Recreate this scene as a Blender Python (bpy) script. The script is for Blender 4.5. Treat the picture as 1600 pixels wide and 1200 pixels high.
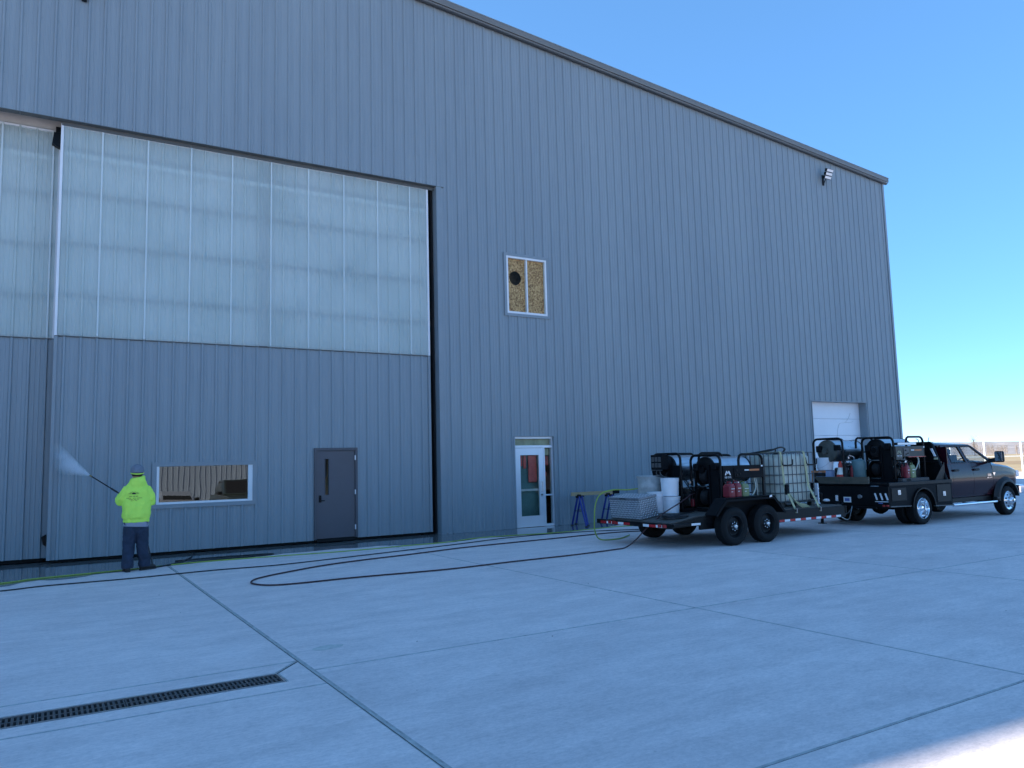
import bpy, bmesh, math, random
from mathutils import Matrix, Vector, noise
random.seed(7)
S = bpy.context.scene
for o in list(bpy.data.objects):
    bpy.data.objects.remove(o)
COL = S.collection
PI = math.pi

# ------------------------------------------------------------------ camera
def rotm(yaw, pit, roll):
    c, s = math.cos, math.sin
    B = Matrix(((1, 0, 0), (0, 0, -1), (0, 1, 0)))
    Z = Matrix(((c(yaw), -s(yaw), 0), (s(yaw), c(yaw), 0), (0, 0, 1)))
    P = Matrix(((1, 0, 0), (0, c(pit), -s(pit)), (0, s(pit), c(pit))))
    Q = Matrix(((c(roll), -s(roll), 0), (s(roll), c(roll), 0), (0, 0, 1)))
    return Q @ P @ B @ Z
RM = rotm(0.546330, -0.1025764, -0.02601479)
cam_d = bpy.data.cameras.new('camera')
cam = bpy.data.objects.new('camera', cam_d)
COL.objects.link(cam)
m = Matrix.Identity(4)
for i in range(3):
    m[i][0] = RM[0][i]; m[i][1] = -RM[1][i]; m[i][2] = -RM[2][i]
m[2][3] = 1.70
cam.matrix_world = m
cam_d.sensor_width = 36.0
cam_d.lens = 1203.5 / 1600 * 36
cam_d.clip_end = 4000
cam_d.clip_start = 0.05
S.camera = cam

# ------------------------------------------------------------------ light
SUN = Vector((-1.8, 1.07, 1.0)).normalized()          # towards the sun, behind the hangar
ELEV = math.asin(SUN.z)
AZ = math.atan2(SUN.x, SUN.y)                          # clockwise from +y
W = bpy.data.worlds.new('World')
S.world = W
W.use_nodes = True
wn = W.node_tree.nodes; wl = W.node_tree.links
for n in list(wn): wn.remove(n)
sky = wn.new('ShaderNodeTexSky')
sky.sky_type = 'NISHITA'
sky.sun_disc = False
sky.sun_elevation = ELEV
sky.sun_rotation = AZ
sky.altitude = 4000
sky.air_density = 0.8
sky.dust_density = 0.0
sky.ozone_density = 8.6
bg = wn.new('ShaderNodeBackground')
bg.inputs['Strength'].default_value = 0.10
wo = wn.new('ShaderNodeOutputWorld')
gm = wn.new('ShaderNodeGamma'); gm.inputs[1].default_value = 0.55
hs = wn.new('ShaderNodeHueSaturation'); hs.inputs['Saturation'].default_value = 1.22
wl.new(sky.outputs[0], gm.inputs[0]); wl.new(gm.outputs[0], hs.inputs['Color']); wl.new(hs.outputs[0], bg.inputs[0]); wl.new(bg.outputs[0], wo.inputs[0])
sd = bpy.data.lights.new('sun', 'SUN')
sd.energy = 2.0
sd.angle = math.radians(0.53)
sd.color = (1.0, 0.95, 0.87)
so = bpy.data.objects.new('sun', sd)
COL.objects.link(so)
so.rotation_euler = SUN.to_track_quat('Z', 'Y').to_euler()
so.location = SUN * 60
S.view_settings.view_transform = 'Standard'
S.view_settings.look = 'None'
S.view_settings.exposure = 2.80
S.view_settings.gamma = 1.0
S.view_settings.use_curve_mapping = False
S.render.engine = 'CYCLES'
S.cycles.volume_bounces = 3
S.cycles.transparent_max_bounces = 16

# ------------------------------------------------------------------ materials
MATS = {}
def mat(name, col, rough=0.6, metal=0.0, spec=0.5, var=0.0, vscale=4.0, bump=0.0, bscale=40.0,
        coat=0.0, trans=0.0, alpha=1.0, stretch=None, col2=None, emit=None):
    """principled material with object-space noise in colour and relief"""
    M = bpy.data.materials.new(name); M.use_nodes = True
    nt = M.node_tree; N = nt.nodes; L = nt.links
    b = N['Principled BSDF']
    b.inputs['Base Color'].default_value = (*col, 1)
    b.inputs['Roughness'].default_value = rough
    b.inputs['Metallic'].default_value = metal
    b.inputs['Specular IOR Level'].default_value = spec
    b.inputs['Coat Weight'].default_value = coat
    b.inputs['Coat Roughness'].default_value = 0.06
    b.inputs['Transmission Weight'].default_value = trans
    b.inputs['Alpha'].default_value = alpha
    if var or bump or col2:
        tc = N.new('ShaderNodeTexCoord')
        mp = N.new('ShaderNodeMapping')
        if stretch: mp.inputs['Scale'].default_value = stretch
        L.new(tc.outputs['Object'], mp.inputs[0])
    if var or col2:
        n = N.new('ShaderNodeTexNoise')
        n.inputs['Scale'].default_value = vscale; n.inputs['Detail'].default_value = 6
        n.inputs['Roughness'].default_value = 0.65
        L.new(mp.outputs[0], n.inputs[0])
        r = N.new('ShaderNodeValToRGB')
        r.color_ramp.elements[0].position = 0.3; r.color_ramp.elements[1].position = 0.7
        c1 = col2 if col2 else tuple(max(0, c * (1 - var)) for c in col)
        c2 = col if col2 else tuple(min(1, c * (1 + var)) for c in col)
        r.color_ramp.elements[0].color = (*c1, 1); r.color_ramp.elements[1].color = (*c2, 1)
        L.new(n.outputs[0], r.inputs[0]); L.new(r.outputs[0], b.inputs['Base Color'])
        mr = N.new('ShaderNodeMapRange')
        mr.inputs[3].default_value = max(0.02, rough - 0.1); mr.inputs[4].default_value = min(1, rough + 0.1)
        L.new(n.outputs[0], mr.inputs[0]); L.new(mr.outputs[0], b.inputs['Roughness'])
    if bump:
        n2 = N.new('ShaderNodeTexNoise')
        n2.inputs['Scale'].default_value = bscale; n2.inputs['Detail'].default_value = 4
        L.new(mp.outputs[0], n2.inputs[0])
        bp = N.new('ShaderNodeBump'); bp.inputs['Strength'].default_value = bump; bp.inputs['Distance'].default_value = 0.02
        L.new(n2.outputs[0], bp.inputs['Height']); L.new(bp.outputs[0], b.inputs['Normal'])
    if emit:
        b.inputs['Emission Color'].default_value = (*emit[0], 1); b.inputs['Emission Strength'].default_value = emit[1]
    MATS[name] = M
    return M

def mix_node(N, L, fac, a, b, mode='MIX'):
    x = N.new('ShaderNodeMix'); x.data_type = 'RGBA'; x.blend_type = mode
    def put(sock, v):
        if hasattr(v, 'is_linked') or hasattr(v, 'links'): L.new(v, sock)
        elif isinstance(v, (int, float)): sock.default_value = v
        else: sock.default_value = (*v, 1)
    put(x.inputs[0], fac); put(x.inputs[6], a); put(x.inputs[7], b)
    return x.outputs[2]

def concrete_material():
    M = bpy.data.materials.new('broom_finished_concrete'); M.use_nodes = True
    nt = M.node_tree; N = nt.nodes; L = nt.links; b = N['Principled BSDF']
    g = N.new('ShaderNodeNewGeometry')
    def nz(scale, detail, st=(1, 1, 1), rough=0.6):
        mp = N.new('ShaderNodeMapping'); mp.inputs['Scale'].default_value = st
        L.new(g.outputs['Position'], mp.inputs[0])
        n = N.new('ShaderNodeTexNoise'); n.inputs['Scale'].default_value = scale
        n.inputs['Detail'].default_value = detail; n.inputs['Roughness'].default_value = rough
        L.new(mp.outputs[0], n.inputs[0]); return n.outputs[0]
    def ramp(v, p0, p1, c0, c1):
        r = N.new('ShaderNodeValToRGB'); e = r.color_ramp.elements
        e[0].position = p0; e[1].position = p1; e[0].color = (*c0, 1); e[1].color = (*c1, 1)
        L.new(v, r.inputs[0]); return r.outputs[0]
    big = nz(0.35, 5)
    mid = nz(1.6, 8, (1, 1.6, 1), 0.7)
    streak = nz(1.3, 8, (0.6, 1.9, 1), 0.72)
    streak2 = nz(6.0, 7, (0.7, 2.4, 1), 0.75)
    fine = nz(60, 4)
    speck = nz(14, 3, (1, 2, 1))
    c = ramp(big, 0.35, 0.68, (0.735, 0.625, 0.585), (0.80, 0.69, 0.645))
    c = mix_node(N, L, 0.55, c, ramp(mid, 0.32, 0.7, (0.87, 0.87, 0.875), (1.14, 1.14, 1.14)), 'MULTIPLY')
    c = mix_node(N, L, 0.6, c, ramp(streak, 0.36, 0.62, (0.86, 0.865, 0.87), (1.12, 1.12, 1.115)), 'MULTIPLY')
    c = mix_node(N, L, 0.5, c, ramp(streak2, 0.35, 0.66, (0.87, 0.875, 0.88), (1.12, 1.12, 1.12)), 'MULTIPLY')
    c = mix_node(N, L, 0.5, c, ramp(fine, 0.3, 0.7, (0.89, 0.89, 0.89), (1.12, 1.12, 1.12)), 'MULTIPLY')
    c = mix_node(N, L, 0.5, c, ramp(speck, 0.27, 0.33, (0.62, 0.63, 0.63), (1, 1, 1)), 'MULTIPLY')
    blot = nz(19, 5, (1, 1.7, 1), 0.7)
    c = mix_node(N, L, 0.75, c, ramp(blot, 0.33, 0.6, (0.84, 0.845, 0.85), (1.07, 1.07, 1.07)), 'MULTIPLY')
    scuff = nz(2.6, 6, (0.7, 2.2, 1), 0.8)
    c = mix_node(N, L, 0.7, c, ramp(scuff, 0.30, 0.42, (0.84, 0.85, 0.86), (1.02, 1.02, 1.02)), 'MULTIPLY')
    oi = N.new('ShaderNodeObjectInfo')
    c = mix_node(N, L, 1.0, c, ramp(oi.outputs['Random'], 0.0, 1.0, (0.965, 0.965, 0.97), (1.03, 1.03, 1.03)), 'MULTIPLY')
    L.new(c, b.inputs['Base Color'])
    b.inputs['Roughness'].default_value = 0.82
    b.inputs['Specular IOR Level'].default_value = 0.3
    bp = N.new('ShaderNodeBump'); bp.inputs['Strength'].default_value = 0.35; bp.inputs['Distance'].default_value = 0.01
    L.new(streak2, bp.inputs['Height'])
    bp2 = N.new('ShaderNodeBump'); bp2.inputs['Strength'].default_value = 0.3; bp2.inputs['Distance'].default_value = 0.004
    L.new(fine, bp2.inputs['Height']); L.new(bp.outputs[0], bp2.inputs['Normal'])
    L.new(bp2.outputs[0], b.inputs['Normal'])
    MATS['concrete'] = M
concrete_material()

def siding_material(name, col):
    M = bpy.data.materials.new(name); M.use_nodes = True
    nt = M.node_tree; N = nt.nodes; L = nt.links; b = N['Principled BSDF']
    g = N.new('ShaderNodeNewGeometry')
    def nz(scale, detail, st):
        mp = N.new('ShaderNodeMapping'); mp.inputs['Scale'].default_value = st
        L.new(g.outputs['Position'], mp.inputs[0])
        n = N.new('ShaderNodeTexNoise'); n.inputs['Scale'].default_value = scale
        n.inputs['Detail'].default_value = detail
        L.new(mp.outputs[0], n.inputs[0]); return n.outputs[0]
    a = nz(1.0, 5, (0.8, 1, 0.12)); d = nz(3.0, 6, (2.5, 1, 0.25))
    def ramp(v, c0, c1):
        r = N.new('ShaderNodeValToRGB'); e = r.color_ramp.elements
        e[0].position = 0.3; e[1].position = 0.7; e[0].color = (*c0, 1); e[1].color = (*c1, 1)
        L.new(v, r.inputs[0]); return r.outputs[0]
    c = mix_node(N, L, 0.8, col, ramp(a, (0.93, 0.94, 0.95), (1.05, 1.05, 1.04)), 'MULTIPLY')
    c = mix_node(N, L, 0.8, c, ramp(d, (0.94, 0.945, 0.95), (1.04, 1.04, 1.04)), 'MULTIPLY')
    L.new(c, b.inputs['Base Color'])
    b.inputs['Roughness'].default_value = 0.42
    b.inputs['Specular IOR Level'].default_value = 0.45
    bp = N.new('ShaderNodeBump'); bp.inputs['Strength'].default_value = 0.12; bp.inputs['Distance'].default_value = 0.03
    w = nz(2.2, 2, (1.2, 1, 0.5)); L.new(w, bp.inputs['Height']); L.new(bp.outputs[0], b.inputs['Normal'])
    MATS[name] = M
siding_material('slate_siding', (0.240, 0.285, 0.312))
siding_material('far_siding', (0.26, 0.31, 0.36))

def translucent_material():
    M = bpy.data.materials.new('fibreglass_daylight_panel'); M.use_nodes = True
    nt = M.node_tree; N = nt.nodes; L = nt.links
    for n in list(N):
        if n.type != 'OUTPUT_MATERIAL': N.remove(n)
    out = [n for n in N if n.type == 'OUTPUT_MATERIAL'][0]
    g = N.new('ShaderNodeNewGeometry')
    mp = N.new('ShaderNodeMapping'); mp.inputs['Scale'].default_value = (0.7, 1, 0.5)
    L.new(g.outputs['Position'], mp.inputs[0])
    n = N.new('ShaderNodeTexNoise'); n.inputs['Scale'].default_value = 1.2; n.inputs['Detail'].default_value = 6
    L.new(mp.outputs[0], n.inputs[0])
    r = N.new('ShaderNodeValToRGB'); e = r.color_ramp.elements
    e[0].position = 0.3; e[1].position = 0.7
    e[0].color = (0.54, 0.62, 0.60, 1); e[1].color = (0.66, 0.73, 0.71, 1)
    L.new(n.outputs[0], r.inputs[0])
    d = N.new('ShaderNodeBsdfDiffuse'); L.new(r.outputs[0], d.inputs[0])
    t = N.new('ShaderNodeBsdfTranslucent'); t.inputs[0].default_value = (0.84, 0.90, 0.88, 1)
    tr = N.new('ShaderNodeBsdfTransparent'); tr.inputs[0].default_value = (0.86, 0.92, 0.9, 1)
    gl = N.new('ShaderNodeBsdfGlossy'); gl.inputs['Roughness'].default_value = 0.3
    m1 = N.new('ShaderNodeMixShader'); m1.inputs[0].default_value = 0.36
    L.new(d.outputs[0], m1.inputs[1]); L.new(t.outputs[0], m1.inputs[2])
    m2 = N.new('ShaderNodeMixShader'); m2.inputs[0].default_value = 0.20
    L.new(m1.outputs[0], m2.inputs[1]); L.new(tr.outputs[0], m2.inputs[2])
    m3 = N.new('ShaderNodeMixShader'); m3.inputs[0].default_value = 0.04
    L.new(m2.outputs[0], m3.inputs[1]); L.new(gl.outputs[0], m3.inputs[2])
    L.new(m3.outputs[0], out.inputs[0])
    MATS['daylight'] = M
translucent_material()

def glass_material(name, tint, refl, rough=0.0):
    """window glass: mirror-like by fresnel, and tinted see-through"""
    M = bpy.data.materials.new(name); M.use_nodes = True
    nt = M.node_tree; N = nt.nodes; L = nt.links
    for n in list(N):
        if n.type != 'OUTPUT_MATERIAL': N.remove(n)
    out = [n for n in N if n.type == 'OUTPUT_MATERIAL'][0]
    fr = N.new('ShaderNodeFresnel'); fr.inputs[0].default_value = 1.55
    mul = N.new('ShaderNodeMath'); mul.operation = 'MULTIPLY'; mul.inputs[1].default_value = refl; mul.use_clamp = True
    L.new(fr.outputs[0], mul.inputs[0])
    tr = N.new('ShaderNodeBsdfTransparent'); tr.inputs[0].default_value = (*tint, 1)
    gl = N.new('ShaderNodeBsdfGlossy'); gl.inputs['Roughness'].default_value = rough
    tcg = N.new('ShaderNodeTexCoord')
    nz = N.new('ShaderNodeTexNoise'); nz.inputs['Scale'].default_value = 1.3; nz.inputs['Detail'].default_value = 1
    L.new(tcg.outputs['Object'], nz.inputs[0])
    bp = N.new('ShaderNodeBump'); bp.inputs['Strength'].default_value = 0.04; bp.inputs['Distance'].default_value = 0.02
    L.new(nz.outputs[0], bp.inputs['Height']); L.new(bp.outputs[0], gl.inputs['Normal'])
    m1 = N.new('ShaderNodeMixShader')
    gg = N.new('ShaderNodeNewGeometry'); inv = N.new('ShaderNodeMath'); inv.operation = 'SUBTRACT'; inv.inputs[0].default_value = 1.0
    L.new(gg.outputs['Backfacing'], inv.inputs[1])
    m0 = N.new('ShaderNodeMath'); m0.operation = 'MULTIPLY'; L.new(mul.outputs[0], m0.inputs[0]); L.new(inv.outputs[0], m0.inputs[1])
    L.new(m0.outputs[0], m1.inputs[0]); L.new(tr.outputs[0], m1.inputs[1]); L.new(gl.outputs[0], m1.inputs[2])
    L.new(m1.outputs[0], out.inputs[0])
    MATS[name] = M
glass_material('tinted_glass', (0.35, 0.40, 0.36), 3.2)
glass_material('clear_glass', (0.94, 0.96, 0.94), 0.18)
glass_material('car_glass', (0.80, 0.83, 0.84), 1.1)

mat('white_trim', (0.74, 0.75, 0.76), 0.4, var=0.06, vscale=2)
mat('siding_trim', (0.220, 0.260, 0.285), 0.4, var=0.06, vscale=2)
mat('roof_trim', (0.165, 0.165, 0.155), 0.45, var=0.08, vscale=1.2, spec=0.4)
mat('shadow_line_dark', (0.06, 0.065, 0.068), 0.5, var=0.08)  # shadow tone put into the colour, for the rake lines
mat('soffit_trim', (0.095, 0.105, 0.105), 0.5, var=0.08)
mat('roof_metal', (0.42, 0.43, 0.43), 0.4, metal=0.5, var=0.08, vscale=0.5)
mat('pale_header', (0.50, 0.49, 0.46), 0.5, var=0.08)
mat('door_grey', (0.085, 0.082, 0.095), 0.45, var=0.08, vscale=1.5)
mat('door_frame_grey', (0.070, 0.070, 0.082), 0.45, var=0.08, vscale=1.5)
mat('overhead_white', (0.80, 0.81, 0.83), 0.45, var=0.04, vscale=1)
mat('aluminium', (0.66, 0.68, 0.72), 0.35, metal=0.35, var=0.05, vscale=2)
mat('brushed_steel', (0.55, 0.56, 0.58), 0.3, metal=1.0, var=0.1, vscale=6)
mat('chrome', (0.82, 0.83, 0.85), 0.08, metal=1.0)
mat('galvanised', (0.46, 0.48, 0.49), 0.38, metal=0.9, var=0.15, vscale=12)
mat('girt_steel', (0.22, 0.24, 0.245), 0.5, metal=0.2, var=0.1)
mat('brace_steel', (0.55, 0.6, 0.6), 0.5, var=0.1)
mat('sheet_and_girt_white', (0.78, 0.80, 0.78), 0.7, var=0.05, vscale=0.7)
mat('dark_interior', (0.045, 0.05, 0.048), 0.8, var=0.2)
mat('black_paint', (0.0045, 0.005, 0.006), 0.42, spec=0.2, var=0.25, vscale=5, bump=0.03)
mat('black_powder', (0.006, 0.0065, 0.008), 0.65, spec=0.14, var=0.3, vscale=8, bump=0.05)
mat('black_plastic', (0.007, 0.0075, 0.008), 0.55, var=0.2, vscale=8)
mat('rubber', (0.009, 0.009, 0.0095), 0.75, spec=0.25, var=0.35, vscale=9, bump=0.1)
mat('black_hose', (0.014, 0.014, 0.016), 0.45, var=0.2)
mat('red_hose', (0.045, 0.012, 0.014), 0.5, var=0.2)
mat('yellow_hose', (0.30, 0.40, 0.07), 0.5, var=0.15)
mat('hivis', (0.66, 1.0, 0.12), 0.75, var=0.05, vscale=6, bump=0.1, bscale=120)
mat('denim', (0.022, 0.033, 0.060), 0.85, var=0.4, vscale=7, bump=0.15, bscale=200)
mat('grey_shirt', (0.30, 0.30, 0.36), 0.85, var=0.1, bump=0.1, bscale=150)
mat('grey_cap', (0.17, 0.19, 0.23), 0.8, var=0.12, vscale=20)
mat('skin', (0.45, 0.26, 0.19), 0.55, var=0.08, vscale=20)
mat('hair', (0.035, 0.022, 0.014), 0.7, var=0.3)
mat('boot_leather', (0.022, 0.018, 0.016), 0.55, var=0.3, vscale=14)
mat('print_black', (0.012, 0.016, 0.012), 0.8)
mat('print_white', (0.78, 0.78, 0.76), 0.6)
mat('print_orange', (0.55, 0.16, 0.04), 0.5)
mat('print_blue', (0.10, 0.16, 0.40), 0.5)
mat('reflector_red', (0.48, 0.02, 0.025), 0.25, var=0.15, vscale=30)
mat('reflector_white', (0.82, 0.80, 0.80), 0.3, var=0.05)
mat('lamp_red', (0.42, 0.03, 0.03), 0.15, coat=0.5)
mat('lamp_clear', (0.75, 0.76, 0.78), 0.18, coat=0.5, var=0.06, vscale=40)
mat('jug_red', (0.24, 0.018, 0.028), 0.45, var=0.12)
mat('jug_green', (0.20, 0.24, 0.10), 0.5, var=0.15)
mat('bucket_white', (0.80, 0.81, 0.84), 0.4, var=0.05, vscale=6)
mat('bucket_blue', (0.30, 0.42, 0.62), 0.45, var=0.1)
mat('drum_grey', (0.42, 0.43, 0.42), 0.6, var=0.22, vscale=9)
mat('drum_teal', (0.10, 0.19, 0.20), 0.5, var=0.12)
mat('drum_olive', (0.085, 0.088, 0.075), 0.5, var=0.25, vscale=9)
mat('panel_olive', (0.034, 0.034, 0.027), 0.5, var=0.15)
mat('poly_tank', (0.60, 0.61, 0.53), 0.5, var=0.1, vscale=3, col2=(0.52, 0.54, 0.45))
mat('cage_steel', (0.10, 0.115, 0.12), 0.45, metal=0.3, var=0.15, vscale=12)
mat('strap_yellow', (0.44, 0.42, 0.24), 0.75, var=0.2, vscale=12)
mat('pallet_black', (0.02, 0.022, 0.02), 0.6, var=0.2)
mat('wood_pine', (0.40, 0.28, 0.15), 0.7, var=0.2, vscale=5, stretch=(0.5, 6, 6))
mat('wood_weathered', (0.10, 0.085, 0.060), 0.75, var=0.35, vscale=4, stretch=(3, 0.5, 3), bump=0.2)
mat('deck_wood', (0.10, 0.088, 0.075), 0.8, var=0.35, vscale=4, stretch=(0.5, 6, 3), bump=0.2)
mat('blue_paint', (0.012, 0.026, 0.22), 0.4, var=0.15)
mat('cone_orange', (0.62, 0.05, 0.03), 0.5, var=0.08)
mat('cone_white', (0.82, 0.80, 0.72), 0.45, var=0.06)
mat('tool_orange', (0.55, 0.22, 0.10), 0.5, var=0.15)
mat('plum_paint', (0.026, 0.0045, 0.009), 0.22, spec=0.15, coat=0.30, var=0.0)
mat('seat_fabric', (0.03, 0.03, 0.035), 0.9)
mat('engine_rail', (0.045, 0.047, 0.05), 0.6, var=0.2)
mat('engine_grey', (0.10, 0.10, 0.10), 0.5, metal=0.3, var=0.4, vscale=20)
mat('brass', (0.35, 0.25, 0.10), 0.35, metal=0.8)
mat('pale_line', (0.45, 0.42, 0.33), 0.6)
mat('reflector_yellow', (0.75, 0.74, 0.45), 0.4)
mat('mortar_dark', (0.075, 0.08, 0.078), 0.9, var=0.25, vscale=8)
mat('grate_iron', (0.085, 0.082, 0.080), 0.6, var=0.35, vscale=12, metal=0.2)
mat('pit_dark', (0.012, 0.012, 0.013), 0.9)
mat('door_red', (0.60, 0.10, 0.085), 0.6, var=0.25, vscale=3)
mat('interior_teal', (0.09, 0.165, 0.155), 0.5, var=0.3, vscale=2)
mat('interior_cream', (0.42, 0.40, 0.27), 0.7, var=0.25, vscale=5)
mat('field_grass', (0.36, 0.26, 0.13), 0.9, var=0.18, vscale=0.12, stretch=(1, 1, 1), bump=0.4, bscale=6)
mat('bark', (0.13, 0.10, 0.085), 0.9, var=0.25)
mat('hazy_twigs', (0.30, 0.245, 0.21), 0.9, var=0.25, vscale=0.4)  # lightened, so the far trees carry haze in their colour
mat('hazy_scrub', (0.29, 0.255, 0.235), 0.95, var=0.35, vscale=0.06)  # base colour paled to stand for haze over the hill
mat('fence_white', (0.80, 0.79, 0.76), 0.5)
mat('car_silver', (0.45, 0.46, 0.47), 0.3, metal=0.4, coat=0.6)
mat('car_green', (0.05, 0.06, 0.05), 0.3, coat=0.6)

def osb_material():
    M = bpy.data.materials.new('strand_board'); M.use_nodes = True
    nt = M.node_tree; N = nt.nodes; L = nt.links; b = N['Principled BSDF']
    g = N.new('ShaderNodeNewGeometry')
    def vor(sc, st):
        mp = N.new('ShaderNodeMapping'); mp.inputs['Scale'].default_value = st; mp.inputs['Rotation'].default_value = (0, 0.5, 0)
        L.new(g.outputs['Position'], mp.inputs[0])
        v = N.new('ShaderNodeTexVoronoi'); v.inputs['Scale'].default_value = sc
        L.new(mp.outputs[0], v.inputs[0]); return v.outputs['Color']
    sep = N.new('ShaderNodeSeparateColor'); L.new(vor(20, (2.4, 1, 1)), sep.inputs[0])
    sep2 = N.new('ShaderNodeSeparateColor'); L.new(vor(26, (1, 1, 2.4)), sep2.inputs[0])
    ad = N.new('ShaderNodeMath'); ad.operation = 'ADD'; L.new(sep.outputs[0], ad.inputs[0]); L.new(sep2.outputs[1], ad.inputs[1])
    r = N.new('ShaderNodeValToRGB'); e = r.color_ramp.elements
    e[0].position = 0.2; e[0].color = (0.22, 0.095, 0.035, 1)
    e[1].position = 0.95; e[1].color = (0.84, 0.52, 0.25, 1)
    x = e.new(0.55); x.color = (0.56, 0.30, 0.12, 1)
    hf = N.new('ShaderNodeMath'); hf.operation = 'MULTIPLY'; hf.inputs[1].default_value = 0.5
    L.new(ad.outputs[0], hf.inputs[0]); L.new(hf.outputs[0], r.inputs[0])
    L.new(r.outputs[0], b.inputs['Base Color']); b.inputs['Roughness'].default_value = 0.75
    MATS['osb'] = M
osb_material()

def diamond_material():
    M = mat('diamond_plate', (0.25, 0.26, 0.28), 0.42, metal=0.7, var=0.2, vscale=14)
    mat('tread_bright', (0.78, 0.79, 0.81), 0.28, metal=0.8)
diamond_material()

# ------------------------------------------------------------------ mesh helpers
class MB:
    def __init__(self): self.v = []; self.f = []; self.mi = []; self.sm = []; self.cm = 0; self.smooth = False
    def face(self, idx): self.f.append(tuple(idx)); self.mi.append(self.cm); self.sm.append(self.smooth)
    def quad(self, a, b, c, d):
        i = len(self.v); self.v += [a, b, c, d]; self.face((i, i+1, i+2, i+3))
    def box(self, x0, x1, y0, y1, z0, z1, bev=0.0):
        if x1 < x0: x0, x1 = x1, x0
        if y1 < y0: y0, y1 = y1, y0
        if z1 < z0: z0, z1 = z1, z0
        b = min(bev, (x1-x0)*.45, (y1-y0)*.45, (z1-z0)*.45)
        i = len(self.v)
        if b <= 0:
            self.v += [(x, y, z) for z in (z0, z1) for y in (y0, y1) for x in (x0, x1)]
            for q in ((0,2,3,1),(4,5,7,6),(0,1,5,4),(2,6,7,3),(0,4,6,2),(1,3,7,5)):
                self.face(tuple(i+k for k in q))
            return
        # chamfered box: 24 verts
        def pt(sx, sy, sz, ax):
            p = [x1 if sx else x0, y1 if sy else y0, z1 if sz else z0]
            for k, s in enumerate((sx, sy, sz)):
                if k != ax: p[k] += -b if s else b
            return tuple(p)
        ix = {}
        for sx in (0,1):
            for sy in (0,1):
                for sz in (0,1):
                    for ax in range(3):
                        ix[(sx,sy,sz,ax)] = len(self.v); self.v.append(pt(sx,sy,sz,ax))
        def F(keys, flip=False):
            k = [ix[q] for q in keys]
            self.face(k[::-1] if flip else k)
        for s in (0,1):
            F([(s,0,0,0),(s,1,0,0),(s,1,1,0),(s,0,1,0)], not s)
            F([(0,s,0,1),(0,s,1,1),(1,s,1,1),(1,s,0,1)], not s)
            F([(0,0,s,2),(1,0,s,2),(1,1,s,2),(0,1,s,2)], not s)
        for a in (0,1):
            for c in (0,1):
                F([(0,a,c,1),(1,a,c,1),(1,a,c,2),(0,a,c,2)], (a == c))
                F([(a,0,c,0),(a,1,c,0),(a,1,c,2),(a,0,c,2)], (a != c))
                F([(a,c,0,0),(a,c,1,0),(a,c,1,1),(a,c,0,1)], (a == c))
        for a in (0,1):
            for c in (0,1):
                for d in (0,1):
                    F([(a,c,d,0),(a,c,d,1),(a,c,d,2)], ((a+c+d) % 2 == 0))
    def ring(self, pts):
        i = len(self.v); self.v += [tuple(p) for p in pts]; return list(range(i, i+len(pts)))
    def bridge(self, r0, r1, closed=True):
        n = len(r0)
        for k in range(n if closed else n-1):
            self.face((r0[k], r0[(k+1) % n], r1[(k+1) % n], r1[k]))
    def loft(self, rings, caps=True):
        R = [self.ring(r) for r in rings]
        for a, b in zip(R, R[1:]): self.bridge(a, b)
        if caps:
            self.face(R[0][::-1]); self.face(R[-1])
        return R
    def tube(self, pts, r, n=8, caps=True, closed=False):
        pts = [Vector(p) for p in pts]
        rr = r if isinstance(r, (list, tuple)) else [r]*len(pts)
        T = []
        for k in range(len(pts)):
            if closed: t = pts[(k+1) % len(pts)] - pts[k-1]
            else: t = pts[min(k+1, len(pts)-1)] - pts[max(k-1, 0)]
            T.append(t.normalized() if t.length > 1e-9 else Vector((0,0,1)))
        ref = Vector((0,0,1)) if abs(T[0].z) < .9 else Vector((1,0,0))
        u = T[0].cross(ref).normalized(); rings = []
        for k, p in enumerate(pts):
            u = (u - T[k]*u.dot(T[k])).normalized(); w = T[k].cross(u)
            rings.append([p + (u*math.cos(2*PI*j/n) + w*math.sin(2*PI*j/n))*rr[k] for j in range(n)])
        s = self.smooth; self.smooth = True
        if closed:
            R = [self.ring(q) for q in rings]
            for a, b in zip(R, R[1:]+R[:1]): self.bridge(a, b)
        else:
            R = [self.ring(q) for q in rings]
            for a, b in zip(R, R[1:]): self.bridge(a, b)
            self.smooth = False
            if caps: self.face(R[0][::-1]); self.face(R[-1])
        self.smooth = s
    def lathe(self, prof, c=(0,0,0), axis='z', n=20, caps=True):
        """prof: (radius, height) pairs along the axis"""
        c = Vector(c); rings = []
        for r, h in prof:
            q = []
            for j in range(n):
                a = 2*PI*j/n; x, y = r*math.cos(a), r*math.sin(a)
                if axis == 'z': p = (x, y, h)
                elif axis == 'x': p = (h, x, y)
                else: p = (y, h, x)
                q.append(c + Vector(p))
            rings.append(q)
        R = [self.ring(q) for q in rings]
        s = self.smooth
        for k in range(len(R)-1):
            self.smooth = True; self.bridge(R[k], R[k+1])
        self.smooth = False
        if caps: self.face(R[0][::-1]); self.face(R[-1])
        self.smooth = s
    def prism(self, poly, ax, a0, a1):
        """polygon (in the two other axes, in order) extruded along ax"""
        def P(u, v, a):
            return {'x': (a, u, v), 'y': (u, a, v), 'z': (u, v, a)}[ax]
        r0 = self.ring([P(u, v, a0) for u, v in poly]); r1 = self.ring([P(u, v, a1) for u, v in poly])
        self.bridge(r0, r1); self.face(r0[::-1]); self.face(r1)
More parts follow.
